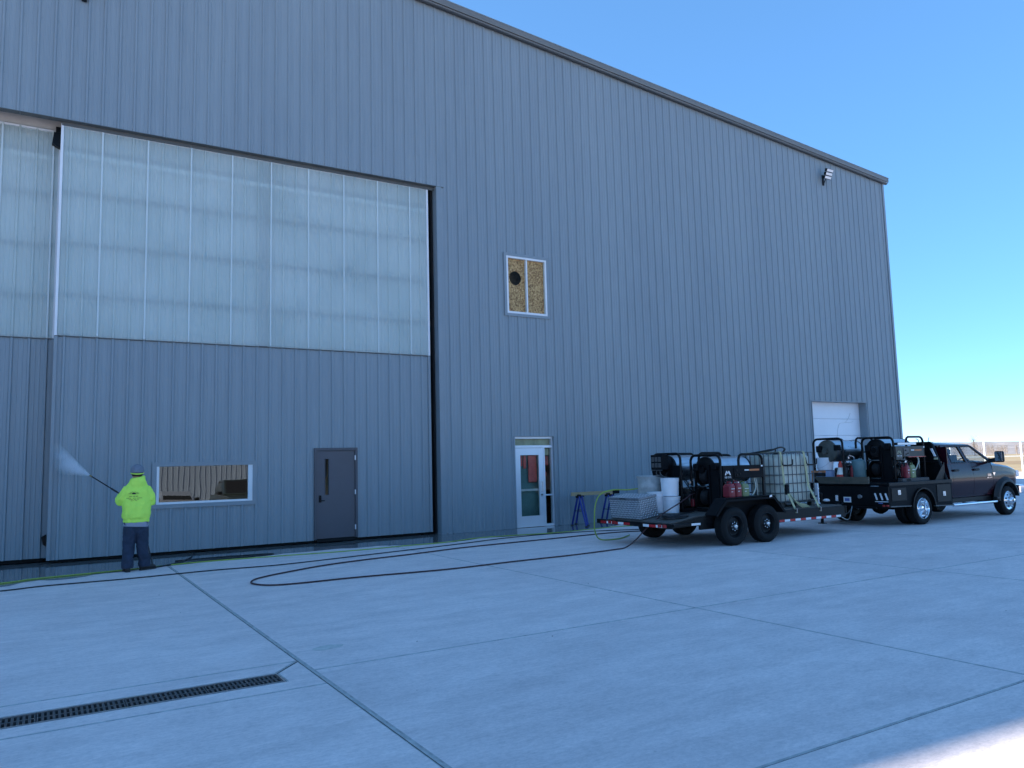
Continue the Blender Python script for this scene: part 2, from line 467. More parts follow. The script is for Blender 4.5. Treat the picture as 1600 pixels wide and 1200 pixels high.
    def mesh(self, name, mats):
        me = bpy.data.meshes.new(name)
        me.from_pydata([tuple(p) for p in self.v], [], self.f)
        for mm in (mats if isinstance(mats, (list, tuple)) else [mats]):
            me.materials.append(MATS[mm])
        me.polygons.foreach_set('material_index', self.mi)
        me.polygons.foreach_set('use_smooth', self.sm)
        bm = bmesh.new(); bm.from_mesh(me)
        bmesh.ops.recalc_face_normals(bm, faces=bm.faces)
        bm.to_mesh(me); bm.free()
        if any(self.sm): me.set_sharp_from_angle(angle=math.radians(38))
        me.update()
        return me
    def build(self, name, mats, parent=None, label=None):
        o = bpy.data.objects.new(name, self.mesh(name, mats))
        COL.objects.link(o)
        if parent: o.parent = parent
        if label: o['label'] = label
        return o

def thing(name, label, cat, loc=(0,0,0), rz=0, group=None):
    o = bpy.data.objects.new(name, None); COL.objects.link(o)
    o.empty_display_size = 0.2
    o.location = loc; o.rotation_euler = (0, 0, rz)
    tag(o, label, cat, group); return o
def tag(o, label=None, cat=None, group=None, kind=None):
    if label: o['label'] = label
    if cat: o['category'] = cat
    if group: o['group'] = group
    if kind: o['kind'] = kind
    return o
def kids(o): return [c for c in COL.objects if c.parent == o]
def inst(name, me, parent=None, loc=(0,0,0), rot=(0,0,0), label=None):
    o = bpy.data.objects.new(name, me); COL.objects.link(o)
    o.location = loc; o.rotation_euler = rot
    if parent: o.parent = parent
    if label: o['label'] = label
    return o
def text_part(name, body, size, loc, rot, mname, parent, depth=0.002, align='CENTER', label=None):
    cu = bpy.data.curves.new(name, 'FONT'); cu.body = body; cu.size = size; cu.extrude = depth
    cu.align_x = align; cu.align_y = 'CENTER'; cu.resolution_u = 3
    cu.materials.append(MATS[mname])
    tmp = bpy.data.objects.new(name, cu); COL.objects.link(tmp)
    dg = bpy.context.evaluated_depsgraph_get(); dg.update()
    me = bpy.data.meshes.new_from_object(tmp.evaluated_get(dg))
    bpy.data.objects.remove(tmp); bpy.data.curves.remove(cu)
    if not me.materials: me.materials.append(MATS[mname])
    o = bpy.data.objects.new(name, me); COL.objects.link(o)
    o.location = loc; o.rotation_euler = rot; o.parent = parent
    if label: o['label'] = label
    return o
def arc(cx, cy, r, a0, a1, n=6):
    return [(cx + r*math.cos(a0+(a1-a0)*k/n), cy + r*math.sin(a0+(a1-a0)*k/n)) for k in range(n+1)]
def smooth_path(pts, per=6):
    """catmull-rom through 3-D points"""
    P = [Vector(p) for p in pts]; out = []
    for i in range(len(P)-1):
        p0 = P[max(i-1, 0)]; p1 = P[i]; p2 = P[i+1]; p3 = P[min(i+2, len(P)-1)]
        for k in range(per):
            t = k/per
            out.append(0.5*((2*p1) + (p2-p0)*t + (2*p0-5*p1+4*p2-p3)*t*t + (3*p1-p0-3*p2+p3)*t*t*t))
    out.append(P[-1]); return out
# ------------------------------------------------------------------ ground
def ground_sheet(name, x0, x1, y0, y1, z, mname, nx=1, ny=1):
    b = MB()
    idx = [[0]*(ny+1) for _ in range(nx+1)]
    for i in range(nx+1):
        for j in range(ny+1):
            idx[i][j] = len(b.v); b.v.append((x0+(x1-x0)*i/nx, y0+(y1-y0)*j/ny, z))
    for i in range(nx):
        for j in range(ny):
            b.face((idx[i][j], idx[i+1][j], idx[i+1][j+1], idx[i][j+1]))
    return b.build(name, mname)
field = ground_sheet('grass_field', -1600, 1900, -1600, 1900, -0.06, 'field_grass', 8, 8)
tag(field, 'dry tan grass field beyond the concrete', None, None, 'structure')
b = MB()
for (xa, xb, ya, yb) in ((-48, -4.56, -46, 88), (1.712, 66, -46, 88), (-4.56, 1.712, -46, 6.483), (-4.56, 1.712, 6.737, 88)):
    b.quad((xa, ya, -.0055), (xb, ya, -.0055), (xb, yb, -.0055), (xa, yb, -.0055))
apron = b.build('concrete_apron', 'mortar_dark')
tag(apron, 'pale broom finished concrete apron with straight joints', None, None, 'structure')

DR_X0, DR_X1, DR_Y0, DR_Y1 = -4.55, 1.71, 6.485, 6.735
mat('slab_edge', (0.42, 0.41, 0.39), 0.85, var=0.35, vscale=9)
def slab(poly, g=0.004, t=0.11):
    """one concrete slab with eased edges, poly counter-clockwise"""
    n = len(poly); b = MB()
    cx = sum(p[0] for p in poly)/n; cy = sum(p[1] for p in poly)/n
    def inset(d):
        out = []
        for k in range(n):
            p0, p1, p2 = Vector(poly[k-1]), Vector(poly[k]), Vector(poly[(k+1) % n])
            e0 = (p1-p0).normalized(); e1 = (p2-p1).normalized()
            n0 = Vector((-e0.y, e0.x)); n1 = Vector((-e1.y, e1.x))
            bis = n0+n1; bis = bis/max(1e-6, bis.length_squared)*2
            out.append(p1+bis*d*0.5*2/2 if False else p1 + (n0+n1)*(d/(1+n0.dot(n1))))
        return out
    a = inset(g); c = inset(g+0.013)
    r0 = b.ring([(p.x, p.y, -t) for p in a]); r1 = b.ring([(p.x, p.y, -0.0045) for p in a]); r2 = b.ring([(p.x, p.y, 0) for p in c])
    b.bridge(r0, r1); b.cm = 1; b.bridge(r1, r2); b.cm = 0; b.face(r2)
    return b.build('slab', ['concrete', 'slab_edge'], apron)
XJ = [-47.5, -16.0, -11.5, -7.0, -2.5, 2.0, 6.44, 11.04, 15.5, 20.0, 24.5, 29.0, 33.5, 38.0, 42.5, 51.5, 60.0, 65.9]
YR = [-45.5, -20.0, -11.0, -4.0, -0.4, 3.11, 6.67, 17.40]
for i in range(len(XJ)-1):
    x0, x1 = XJ[i], XJ[i+1]
    left = x1 <= 2.01
    for j in range(len(YR)-1):
        y0, y1 = YR[j], YR[j+1]
        if left:
            if y1 == 6.67: y1 = 6.205
            if y0 == 6.67: y0 = 6.205
        g = 0.004
        wide = 0.010 if (x1 == 2.0 or x0 == 2.0) else 0.003
        if left and y0 == 6.205 and x0 >= -4.6:
            xr = x1 - wide
            e1 = min(DR_X1+0.02, x1)
            if x1 == 2.0:
                slab([(x0, 6.205), (xr, 6.205), (xr, 7.06), (e1, DR_Y1+0.02), (e1, DR_Y0-0.02), (x0, DR_Y0-0.02)], 0.003)
                slab([(x0, DR_Y1+0.02), (e1-0.012, DR_Y1+0.02), (xr-0.014, 7.064), (x0, 7.064)], 0.003)
            slab([(x0, 7.064), (xr, 7.064), (xr, 17.95), (x0, 17.95)], 0.003)
        elif left and y0 == 6.205 and x0 == -7.0:
            slab([(x0, 6.205), (x1, 6.205), (x1, 17.95), (x0, 17.95)], 0.003)
        else:
            xa = x0 + (wide if x0 == 2.0 else 0); xb = x1 - (wide if x1 == 2.0 else 0)
            yb = y1
            if y1 == 17.40 and x1 < 8.5: yb = 17.95
            if y1 == 17.40 and x0 < 27.8 and x1 > 8.5: yb = 17.9
            slab([(xa, y0), (xb, y0), (xb, yb), (xa, yb)], 0.003)
for (xa, xb) in ((29.0, 33.5), (33.5, 38.0), (38.0, 42.5), (42.5, 51.5), (51.5, 60.0), (60.0, 65.9)):
    for (ya, yb) in ((17.40, 24.0), (24.0, 31.0), (31.0, 45.0), (45.0, 87.0)):
        slab([(xa, ya), (xb, ya), (xb, yb), (xa, yb)], 0.003)
# soft sealant bead that fills the wide joint
b = MB()
for k in range(60):
    ya = -0.4 + (17.9+0.4)*k/60; yb = -0.4 + (17.9+0.4)*(k+1)/60
    w = 0.010; zz = -0.0012
    b.quad((2.0-w, ya, zz), (2.0+w, ya, zz), (2.0+w, yb, zz), (2.0-w, yb, zz))
mat('joint_sealant', (0.46, 0.46, 0.43), 0.7, var=0.3, vscale=6)
b.build('sealant_bead', 'joint_sealant', apron)

# trench drain
drain = thing('trench_drain', 'black slotted iron trench drain let into the concrete', 'drain', (0, 6.61, 0))
b = MB(); b.box(DR_X0, DR_X1+.015, DR_Y0-.016-6.61, DR_Y0-.002-6.61, -0.1, 0.001); b.box(DR_X0, DR_X1+.015, DR_Y1+.002-6.61, DR_Y1+.016-6.61, -0.1, 0.001)
b.box(DR_X1+.001, DR_X1+.015, DR_Y0-.002-6.61, DR_Y1+.002-6.61, -0.1, 0.001)
b.build('drain_frame', 'brushed_steel', drain)
b = MB(); b.box(DR_X0, DR_X1, DR_Y0-.002-6.61, DR_Y1+.002-6.61, -0.105, -0.055); b.build('channel', 'pit_dark', drain)
b = MB(); Lg = 0.567; hw = (DR_Y1-DR_Y0)/2
b.box(0.003, Lg-.003, -hw, -hw+.016, -.03, -.002); b.box(0.003, Lg-.003, hw-.016, hw, -.03, -.002); b.box(0.003, Lg-.003, -.012, .012, -.03, -.0025)
for k in range(17):
    xc = 0.004 + (Lg-.008)*k/16.0
    b.box(max(.003, xc-.0085), min(Lg-.003, xc+.0085), -hw+.016, -.012, -.03, -.003); b.box(max(.003, xc-.0085), min(Lg-.003, xc+.0085), .012, hw-.016, -.03, -.003)
gm = b.mesh('grate', 'grate_iron')
k = 0; x = DR_X1 - Lg
while x > DR_X0:
    inst('grate', gm, drain, (x, 0, random.uniform(-.002, .001)), (random.uniform(-.006, .006), 0, 0)); x -= Lg

# ------------------------------------------------------------------ hangar
WY = 17.40
def rake(x):
    return 12.25 + 0.079*(27.8-x) if x > -3.7 else 12.25 + 0.079*(31.5) - 0.079*(-3.7-x)
def siding(b, x0, x1, zb, zt, y, pitch, phase, holes=(), depth=0.033, minor=True):
    """ribbed metal sheet facing -y between x0 and x1; zb, zt numbers or functions of x"""
    fb = zb if callable(zb) else (lambda x: zb); ft = zt if callable(zt) else (lambda x: zt)
    pts = []
    k0 = int(math.floor((x0-phase)/pitch))-1; k1 = int(math.ceil((x1-phase)/pitch))+1
    for k in range(k0, k1+1):
        c = phase + k*pitch
        q = [(c-.034, 0), (c-.015, depth), (c+.015, depth), (c+.034, 0)]
        if minor:
            for mm in (pitch*.36, pitch*.64):
                q += [(c+mm-.016, 0), (c+mm-.007, .006), (c+mm+.007, .006), (c+mm+.016, 0)]
        pts += q
    pts.sort()
    def d_at(x):
        for (xa, da), (xb, db) in zip(pts, pts[1:]):
            if xa <= x <= xb: return da if xb == xa else da+(db-da)*(x-xa)/(xb-xa)
        return 0
    cuts = [x0, x1] + [h[0] for h in holes] + [h[1] for h in holes]
    P = sorted(set([(round(c, 5), round(d_at(c), 5)) for c in cuts if x0-1e-6 <= c <= x1+1e-6] + [(round(p, 5), d) for p, d in pts if x0 < p < x1]))
    Q = []
    for p in P:
        if not Q or p[0]-Q[-1][0] > 1e-4: Q.append(p)
    for (xa, da), (xb, db) in zip(Q, Q[1:]):
        xm = (xa+xb)/2
        hs = sorted([(h[2], h[3]) for h in holes if h[0] < xm < h[1]])
        za, zb_ = fb(xa), fb(xb); segs = []; lo = None
        cur = (fb(xa), fb(xb))
        for h in hs:
            if h[0] > cur[0]+1e-3: segs.append((cur, (h[0], h[0])))
            cur = (h[1], h[1])
        segs.append((cur, (ft(xa), ft(xb))))
        for (l0, l1), (t0, t1) in segs:
            if t0-l0 > 1e-3: b.quad((xa, y-da, l0), (xb, y-db, l1), (xb, y-db, t1), (xa, y-da, t0))

hangar = thing('metal_hangar', 'tall slate blue metal sided hangar with a low pitched gable', 'hangar', (0, 0, 0))
HOLES = [(10.46, 11.79, 5.69, 7.30), (10.555, 11.885, -1, 2.415), (22.70, 25.73, -1, 3.57)]
PITCH, PH = 0.2945, 8.77
OPX, OPZ = 8.44, 8.86
x = 27.80; edges = []
pw = PITCH*3
xe = PH - PITCH/2
k = math.floor((-35.2-xe)/pw)
xs = [27.8]
q = xe + pw*math.floor((27.8-xe)/pw)
while q > -35.2: xs.append(q); q -= pw
xs.append(-35.2); xs.sort()
rng = random.Random(3)
for xa, xb in zip(xs, xs[1:]):
    b = MB(); dy = rng.uniform(-.0015, .0015)
    cuts = [xa] + ([OPX] if xa < OPX < xb else []) + [xb]
    for ca, cb in zip(cuts, cuts[1:]):
        zb = OPZ if cb <= OPX+1e-6 and ca > -16.3 else 0.012
        siding(b, ca, cb, zb, lambda X: rake(X)-0.02, WY+dy, PITCH, PH, HOLES)
    if b.f: b.build('wall_panel', 'slate_siding', hangar)
# fasteners along the girts
b = MB()
for z in (0.35, 2.95, 4.62, 6.3, 7.95, 9.6, 10.9, 11.9):
    kx = -40
    while True:
        X = PH + kx*PITCH + PITCH*0.18; kx += 1
        if X > 27.6: break
        if X < -5 or z > rake(X)-.3: continue
        if X < OPX+.1 and z < OPZ+.1: continue
        if any(h[0]-.05 < X < h[1]+.05 and h[2]-.05 < z < h[3]+.05 for h in HOLES): continue
        b.box(X-.009, X+.009, WY-.008, WY+.002, z-.009, z+.009)
tag(b.build('screw_rows', 'siding_trim', hangar), kind='stuff')
# other walls, roof
b = MB()
b.quad((27.8, WY+.03, 0), (27.8, 78, 0), (27.8, 78, 12.22), (27.8, WY+.03, 12.22)); 
yy = WY+.3
while yy < 77:
    b.quad((27.8, yy, 0), (27.834, yy+.03, 0), (27.834, yy+.03, 12.2), (27.8, yy, 12.2)); b.quad((27.834, yy+.03, 0), (27.834, yy+.06, 0), (27.834, yy+.06, 12.2), (27.834, yy+.03, 12.2)); b.quad((27.834, yy+.06, 0), (27.8, yy+.09, 0), (27.8, yy+.09, 12.2), (27.834, yy+.06, 12.2)); yy += PITCH
b.build('side_wall', 'slate_siding', hangar)
b = MB(); b.quad((-35.2, WY+.03, 0), (-35.2, 78, 0), (-35.2, 78, 12.2), (-35.2, WY+.03, 12.2))
b.build('side_wall', 'slate_siding', hangar)
b = MB(); b.face(b.ring([(-35.2, 78, 0), (27.8, 78, 0), (27.8, 78, 12.2), (-3.7, 78, 14.7), (-35.2, 78, 12.2)])); b.build('back_wall', 'slate_siding', hangar)
b = MB()
for (xa, xb) in ((-3.7, 27.98), (-35.4, -3.7)):
    za, zb = rake(xa)+.14, rake(xb)+.14
    r0 = b.ring([(xa, WY-.13, za), (xb, WY-.13, zb), (xb, WY-.13, zb-.06), (xa, WY-.13, za-.06)])
    r1 = b.ring([(xa, 78.2, za), (xb, 78.2, zb), (xb, 78.2, zb-.06), (xa, 78.2, za-.06)])
    b.bridge(r0, r1); b.face(r0); b.face(r1)
b.build('roof', 'roof_metal', hangar)
def rake_piece(name, y0, y1, dz0, dz1, mname, xr=28.0):
    b = MB()
    for (xa, xb) in ((-3.7, xr), (-35.4, -3.7)):
        r0 = b.ring([(xa, y0, rake(xa)+dz0), (xb, y0, rake(xb)+dz0), (xb, y0, rake(xb)+dz1), (xa, y0, rake(xa)+dz1)])
        r1 = b.ring([(xa, y1, rake(xa)+dz0), (xb, y1, rake(xb)+dz0), (xb, y1, rake(xb)+dz1), (xa, y1, rake(xa)+dz1)])
        b.bridge(r0, r1); b.face(r0); b.face(r1)
    b.build(name, mname, hangar)
rake_piece('rake_trim', WY-.165, WY-.132, .035, .188, 'roof_trim')
rake_piece('rake_trim', WY-.140, WY-.075, -.020, .020, 'roof_trim', 27.97)
rake_piece('rake_shadow_strip', WY-.12, WY-.036, -.045, .034, 'shadow_line_dark', 27.96)  # near-black strip draws the shadow lines under the rake
rake_piece('rake_cap', WY-.175, WY-.05, .190, .212, 'siding_trim', 28.02)
for X in (14.4, 14.95, 18.0, 18.5, 18.75):
    b = MB(); b.box(X-.06, X+.06, WY-.06, WY+.06, rake(X)+.212, rake(X)+.28, .01); b.build('roof_clip', 'galvanised', hangar)
b = MB(); b.box(27.74, 27.842, WY-.042, WY+.10, 0.01, 12.22); b.build('corner_trim', 'siding_trim', hangar)
# base trim, jamb trims, lintel
b = MB(); b.box(OPX+.16, 10.555, WY-.012, WY+.02, 0.004, .03); b.box(11.885, 22.7, WY-.012, WY+.02, .004, .03); b.box(25.73, 27.74, WY-.012, WY+.02, .004, .03); b.build('base_trim', 'siding_trim', hangar)
b = MB(); b.box(OPX+.01, OPX+.13, WY-.037, WY-.002, 0, OPZ-.002); b.box(OPX-.012, OPX+.008, WY-.037, WY+.24, 0, OPZ-.002); b.build('jamb_trim', 'siding_trim', hangar)
b = MB(); b.box(OPX-.06, OPX-.014, WY+.20, WY+1.1, 0, OPZ-.01); b.build('jamb_shadow_strip', 'pit_dark', hangar)  # near-black strip draws the shade in the jamb slit
b = MB()
for xa, xb in ((-16, -.62), (-.615, 2.55), (2.555, 5.25), (5.255, 8.64)):
    b.box(xa, xb, WY-.038, WY+.135, OPZ-.012, OPZ-.002); (b.box(max(xa, .1), xb, WY+.105, WY+.135, OPZ-.085, OPZ-.012) if xb > .1 else None)
b.build('lintel_trim', 'soffit_trim', hangar)
b = MB(); b.box(-16, 8.42, WY+.52, WY+.56, 8.80, 9.6); b.build('door_header', 'pale_header', hangar)
b = MB(); b.box(-16.2, 8.6, WY+.36, WY+.51, 9.25, 9.7); b.build('door_track', 'girt_steel', hangar)
b = MB(); b.box(-16, 8.4, WY+.02, WY+.9, 9.72, 9.76); b.build('track_soffit', 'pit_dark', hangar)
b = MB(); b.quad((-35, WY+.4, .0), (27.6, WY+.4, 0), (27.6, 77.5, 0), (-35, 77.5, 0)); b.build('interior_floor', 'dark_interior', hangar)

def frame_box(b, x0, x1, z0, z1, y0, y1, w, wt=None, wb=None):
    wt = wt or w; wb = w if wb is None else wb
    b.box(x0, x0+w, y0, y1, z0, z1); b.box(x1-w, x1, y0, y1, z0, z1)
    b.box(x0+w, x1-w, y0+.001, y1-.001, z1-wt, z1)
    if wb: b.box(x0+w, x1-w, y0+.001, y1-.001, z0, z0+wb)
# upper window, boarded behind the glass
b = MB(); frame_box(b, 10.40, 11.85, 5.63, 7.36, WY-.042, WY+.06, .075); win = b.build('window', 'siding_trim', hangar)
b = MB(); frame_box(b, 10.478, 11.772, 5.708, 7.282, WY-.032, WY+.05, .055); b.box(11.105, 11.145, WY-.030, WY+.05, 5.763, 7.227); b.build('window_frame', 'white_trim', win)
b = MB(); b.box(10.535, 11.103, WY-.004, WY+.002, 5.765, 7.225); b.box(11.147, 11.715, WY-.004, WY+.002, 5.765, 7.225); b.build('pane', 'clear_glass', win)
def holed(b, x0, x1, z0, z1, cx, cz, r, y0, y1, n=32):
    per = []
    for k in range(n):
        a = 2*PI*k/n; dx, dz = math.cos(a), math.sin(a)
        t = min(((x1-cx)/dx if dx > 1e-9 else (x0-cx)/dx if dx < -1e-9 else 1e9), ((z1-cz)/dz if dz > 1e-9 else (z0-cz)/dz if dz < -1e-9 else 1e9))
        per.append((cx+dx*t, cz+dz*t))
    for C in ((x0, z0), (x1, z0), (x1, z1), (x0, z1)):
        j = min(range(n), key=lambda k: (per[k][0]-C[0])**2+(per[k][1]-C[1])**2); per[j] = C
    ci = [(cx+r*math.cos(2*PI*k/n)*random.uniform(.96, 1.03), cz+r*math.sin(2*PI*k/n)*random.uniform(.96, 1.03)) for k in range(n)]
    o0 = b.ring([(p, y0, q) for p, q in per]); i0 = b.ring([(p, y0, q) for p, q in ci])
    i1 = b.ring([(p, y1, q) for p, q in ci]); o1 = b.ring([(p, y1, q) for p, q in per])
    b.bridge(o0, i0); b.bridge(i0, i1); b.bridge(i1, o1); b.bridge(o1, o0)
b = MB(); holed(b, 10.50, 11.122, 5.74, 7.26, 10.805, 6.70, .19, WY+.055, WY+.068); b.build('strand_board', 'osb', win)
b = MB(); b.box(11.128, 11.75, WY+.056, WY+.068, 5.74, 7.26); b.build('strand_board', 'osb', win)
b = MB(); b.box(10.45, 11.8, WY+.50, WY+.52, 5.7, 7.3); b.build('plywood_backing', 'wood_weathered', win)

# aluminium entrance with door, transom and sidelight
gy = WY + .03
b = MB(); frame_box(b, 10.555, 11.885, 0.0, 2.415, WY-.045, WY+.10, .045, .02, 0); ent = b.build('entrance', 'siding_trim', hangar)
b = MB(); frame_box(b, 10.602, 11.838, 0.01, 2.393, gy, gy+.10, .045, .05, 0); b.box(10.647, 11.793, gy+.001, gy+.099, 2.10, 2.165); b.box(11.535, 11.575, gy+.002, gy+.098, .01, 2.10); b.box(11.575, 11.793, gy+.003, gy+.097, .01, .07); b.box(11.575, 11.793, gy+.003, gy+.097, .815, .85)
b.build('entrance_frame', 'aluminium', ent)
b = MB(); b.box(10.647, 11.793, gy+.045, gy+.051, 2.165, 2.343); b.box(11.575, 11.793, gy+.045, gy+.051, .07, .815); b.box(11.575, 11.793, gy+.045, gy+.051, .85, 2.10); b.build('pane', 'clear_glass', ent)
b = MB(); frame_box(b, 10.652, 11.532, .015, 2.092, gy+.008, gy+.06, .148, .185, .285); dr = b.build('glass_door', 'aluminium', ent)
b = MB(); b.box(10.80, 11.384, gy+.03, gy+.037, .30, 1.907); b.build('door_pane', 'clear_glass', ent)
b = MB(); b.box(10.80, 11.384, gy+.065, gy+.09, 0.955, 1.01); b.build('push_bar', 'galvanised', ent)
b = MB(); b.tube([(11.45, gy+.006, .93), (11.45, gy-.05, .93), (11.45, gy-.05, 1.19), (11.45, gy+.006, 1.19)], .011); b.box(11.43, 11.49, gy-.005, gy+.009, .80, .89, .004); b.build('pull_handle', 'brushed_steel', ent)
b = MB(); b.tube([(11.46, gy-.006, .845), (11.46, gy-.03, .845), (11.40, gy-.035, .845)], .01); b.build('door_lever', 'black_paint', ent)
text_part('transom_sticker', 'SITE', .10, (11.30, gy+.043, 2.25), (PI/2, 0, 0), 'print_black', ent) if False else None
# a little of the room behind the glass
b = MB(); b.box(10.66, 11.52, gy+.19, gy+.22, .02, 2.09); b.build('inner_curtain', 'interior_teal', ent); b = MB(); b.box(10.2, 12.6, 19.6, 19.66, 0, 2.6); b.build('inner_wall', 'interior_teal', ent)
b = MB(); b.box(10.0, 14.5, gy+.25, 19.6, 2.47, 2.50); b.build('inner_ceiling', 'interior_cream', ent)
b = MB(); b.box(10.80, 10.93, gy+.11, gy+.14, 1.62, 1.90, .02); b.box(10.97, 11.06, gy+.12, gy+.16, 1.55, 1.90, .02); b.box(11.13, 11.40, gy+.13, gy+.17, 1.18, 1.90, .02); b.build('red_tarp', 'door_red', ent)
b = MB(); b.box(11.66, 11.80, gy+.16, gy+.20, 1.62, 1.88, .02); b.box(11.62, 11.72, gy+.14, gy+.18, 1.32, 1.45, .02); b.box(11.60, 11.68, gy+.15, gy+.18, 1.02, 1.12, .02); b.build('stacked_goods', 'door_red', ent)
b = MB(); b.box(10.62, 11.82, gy+.13, gy+.16, 2.17, 2.34); b.box(11.58, 11.79, gy+.13, gy+.15, 1.90, 2.08); b.build('paper_notice', 'interior_cream', ent)

# overhead door in its recess
oy = WY + .28
b = MB(); b.box(25.735, 25.76, WY-.04, oy+.05, 0, 3.6); b.box(22.67, 22.695, WY-.04, oy+.05, 0, 3.6); b.box(22.695, 25.735, WY-.04, oy+.05, 3.575, 3.6); od = b.build('overhead_door', 'siding_trim', hangar)
zz = 0.02
for k in range(6):
    b = MB(); b.box(22.70, 25.73, oy, oy+.04, zz, zz+.588, .006); b.build('door_section', 'overhead_white', od); zz += .594
b = MB()
b.tube(smooth_path([(25.2, oy-.004, 3.2), (25.05, oy-.004, 3.0), (24.85, oy-.004, 2.86), (24.55, oy-.004, 2.82), (24.42, oy-.004, 2.6), (24.36, oy-.004, 2.35), (24.2, oy-.004, 2.1), (24.05, oy-.004, 1.95)]), .006, 5)
b.tube(smooth_path([(25.35, oy-.004, 2.9), (25.1, oy-.004, 2.86), (24.85, oy-.004, 2.87)]), .006, 5)
b.tube(smooth_path([(25.4, oy-.004, 2.07), (24.7, oy-.004, 1.98), (24.0, oy-.004, 1.9)]), .006, 5)
b.build('dent_crease', 'galvanised', od)

# ------------------------------------------------------------------ sliding door leaves
mat('daylight_lap', (0.55, 0.62, 0.62), 0.5, var=0.03)
def leaf(name, label, x0, x1, y, ztop, zmid, zbot, ph, pitch, holes, edge_right):
    t = thing(name, label, 'hangar door', (0, 0, 0), 0, 'sliding hangar door leaves')
    pw = pitch*3; xs = [x0]; q = x0+(ph-x0) % pw
    while q < x1-.05: xs.append(q); q += pw
    xs.append(x1)
    xs = [xs[0]] + [v for k, v in enumerate(xs[1:], 1) if v-xs[k-1] > .02]
    for xa, xb in zip(xs, xs[1:]):
        b = MB(); siding(b, xa, xb, zbot, zmid-.014, y, pitch, ph, holes, .034); b.build('wall_panel', 'slate_siding', t)
        b = MB(); siding(b, xa, xb, zmid+.02, ztop, y-.003, pitch, ph, (), .032, True); b.build('daylight_panel', 'daylight', t)
        b = MB(); siding(b, xb-.017, xb+.017, zmid+.024, ztop-.01, y-.009, pitch, ph, (), .032, False) if xb < x1-.1 else None
        if b.f: b.build('panel_lap', 'daylight_lap', t)
    b = MB(); b.box(x0, x1, y-.036, y+.04, zmid-.012, zmid+.004); b.build('drip_flashing', 'soffit_trim', t)
    b = MB()
    for z in (5.30, 6.36, 7.42, 8.34): b.box(x0+.05, x1-.05, y+.035, y+.10, z-.045, z+.045)
    b.build('girt', 'girt_steel', t)
    b = MB(); b.box(x0+.05, x1-.05, y+.034, y+.05, 8.17, 8.27); b.build('bright_girt', 'sheet_and_girt_white', t)
    b = MB(); mid = (x0+x1)/2
    b.box(mid-.09, mid+.09, y+.10, y+.16, zmid, ztop); b.build('door_post', 'girt_steel', t)
    b = MB()
    for xa, za, xb, zb in ((x0+.1, 4.6, mid, 8.4), (mid, 4.6, x1-.1, 8.4), (mid, 8.4, x1-.2, 4.7)):
        d = Vector((xb-xa, 0, zb-za)).normalized(); n = Vector((-d.z, 0, d.x))*.05
        A, B = Vector((xa, y+.115, za)), Vector((xb, y+.115, zb))
        b.quad(A-n, B-n, B+n, A+n)
    b.build('brace', 'brace_steel', t)
    b = MB(); b.box(x0+.02, x1-.02, y+.24, y+.26, zmid-.1, ztop); b.build('bounce_sheet', 'sheet_and_girt_white', t)  # pale sheet added to send light back through the daylight panels
    # edges
    b = MB(); b.box(x0-.012, x0+.035, y-.038, y+.25, zmid+.004, ztop+.02); b.box(x1-.035, x1+.012, y-.038, y+.25, zmid+.004, ztop+.02); b.box(x0+.035, x1-.035, y-.030, y+.03, ztop-.03, ztop+.02)
    b.build('edge_trim', 'white_trim', t)
    b = MB(); b.box(x0-.012, x0+.05, y-.038, y+.25, zbot, zmid-.012); b.box(x1-.05, x1+.012, y-.038, y+.25, zbot, zmid-.012); b.build('edge_trim', 'siding_trim', t)
    b = MB(); b.box(x0+.05, x1-.05, y+.06, y+.22, .02, zbot+.09); b.build('bottom_seal', 'rubber', t)
    return t
FY = 17.55
MD = (5.30, 6.33, -1, 2.165); WN = (1.915, 4.015, .955, 1.905)
l1 = leaf('sliding_hangar_door', 'sliding hangar door leaf with a grey walk door and a wide low window', .105, 8.245, FY, 8.80, 4.45, .07, .845, .2875, [MD, WN], True)
l2 = leaf('sliding_hangar_door', 'plain sliding hangar door leaf standing behind the leaf with the walk door', -8.2, .10, 17.95, 8.79, 4.44, .09, -.03, .2945, [], True)
# low window in the front leaf
b = MB(); frame_box(b, 1.915, 4.015, .955, 1.905, FY-.042, FY+.05, .085); w1 = b.build('window', 'siding_trim', l1)
b = MB(); frame_box(b, 2.002, 3.888, 1.032, 1.882, FY-.034, FY+.06, .05); b.box(3.89, 3.93, FY-.03, FY+.03, 1.04, 1.82); b.build('window_frame', 'white_trim', w1)
b = MB(); pr0 = b.ring([(2.052, FY+.008, 1.082), (3.838, FY+.008, 1.082), (3.838, FY+.0185, 1.832), (2.052, FY+.0185, 1.832)]); pr1 = b.ring([(2.052, FY+.014, 1.082), (3.838, FY+.014, 1.082), (3.838, FY+.0245, 1.832), (2.052, FY+.0245, 1.832)])
b.bridge(pr0, pr1); b.face(pr0); b.face(pr1); pn_ = b.build('pane', 'tinted_glass', w1)
b = MB(); b.box(2.0, 3.9, FY+.6, FY+.62, .9, 2.0); b.build('window_backing', 'dark_interior', w1)
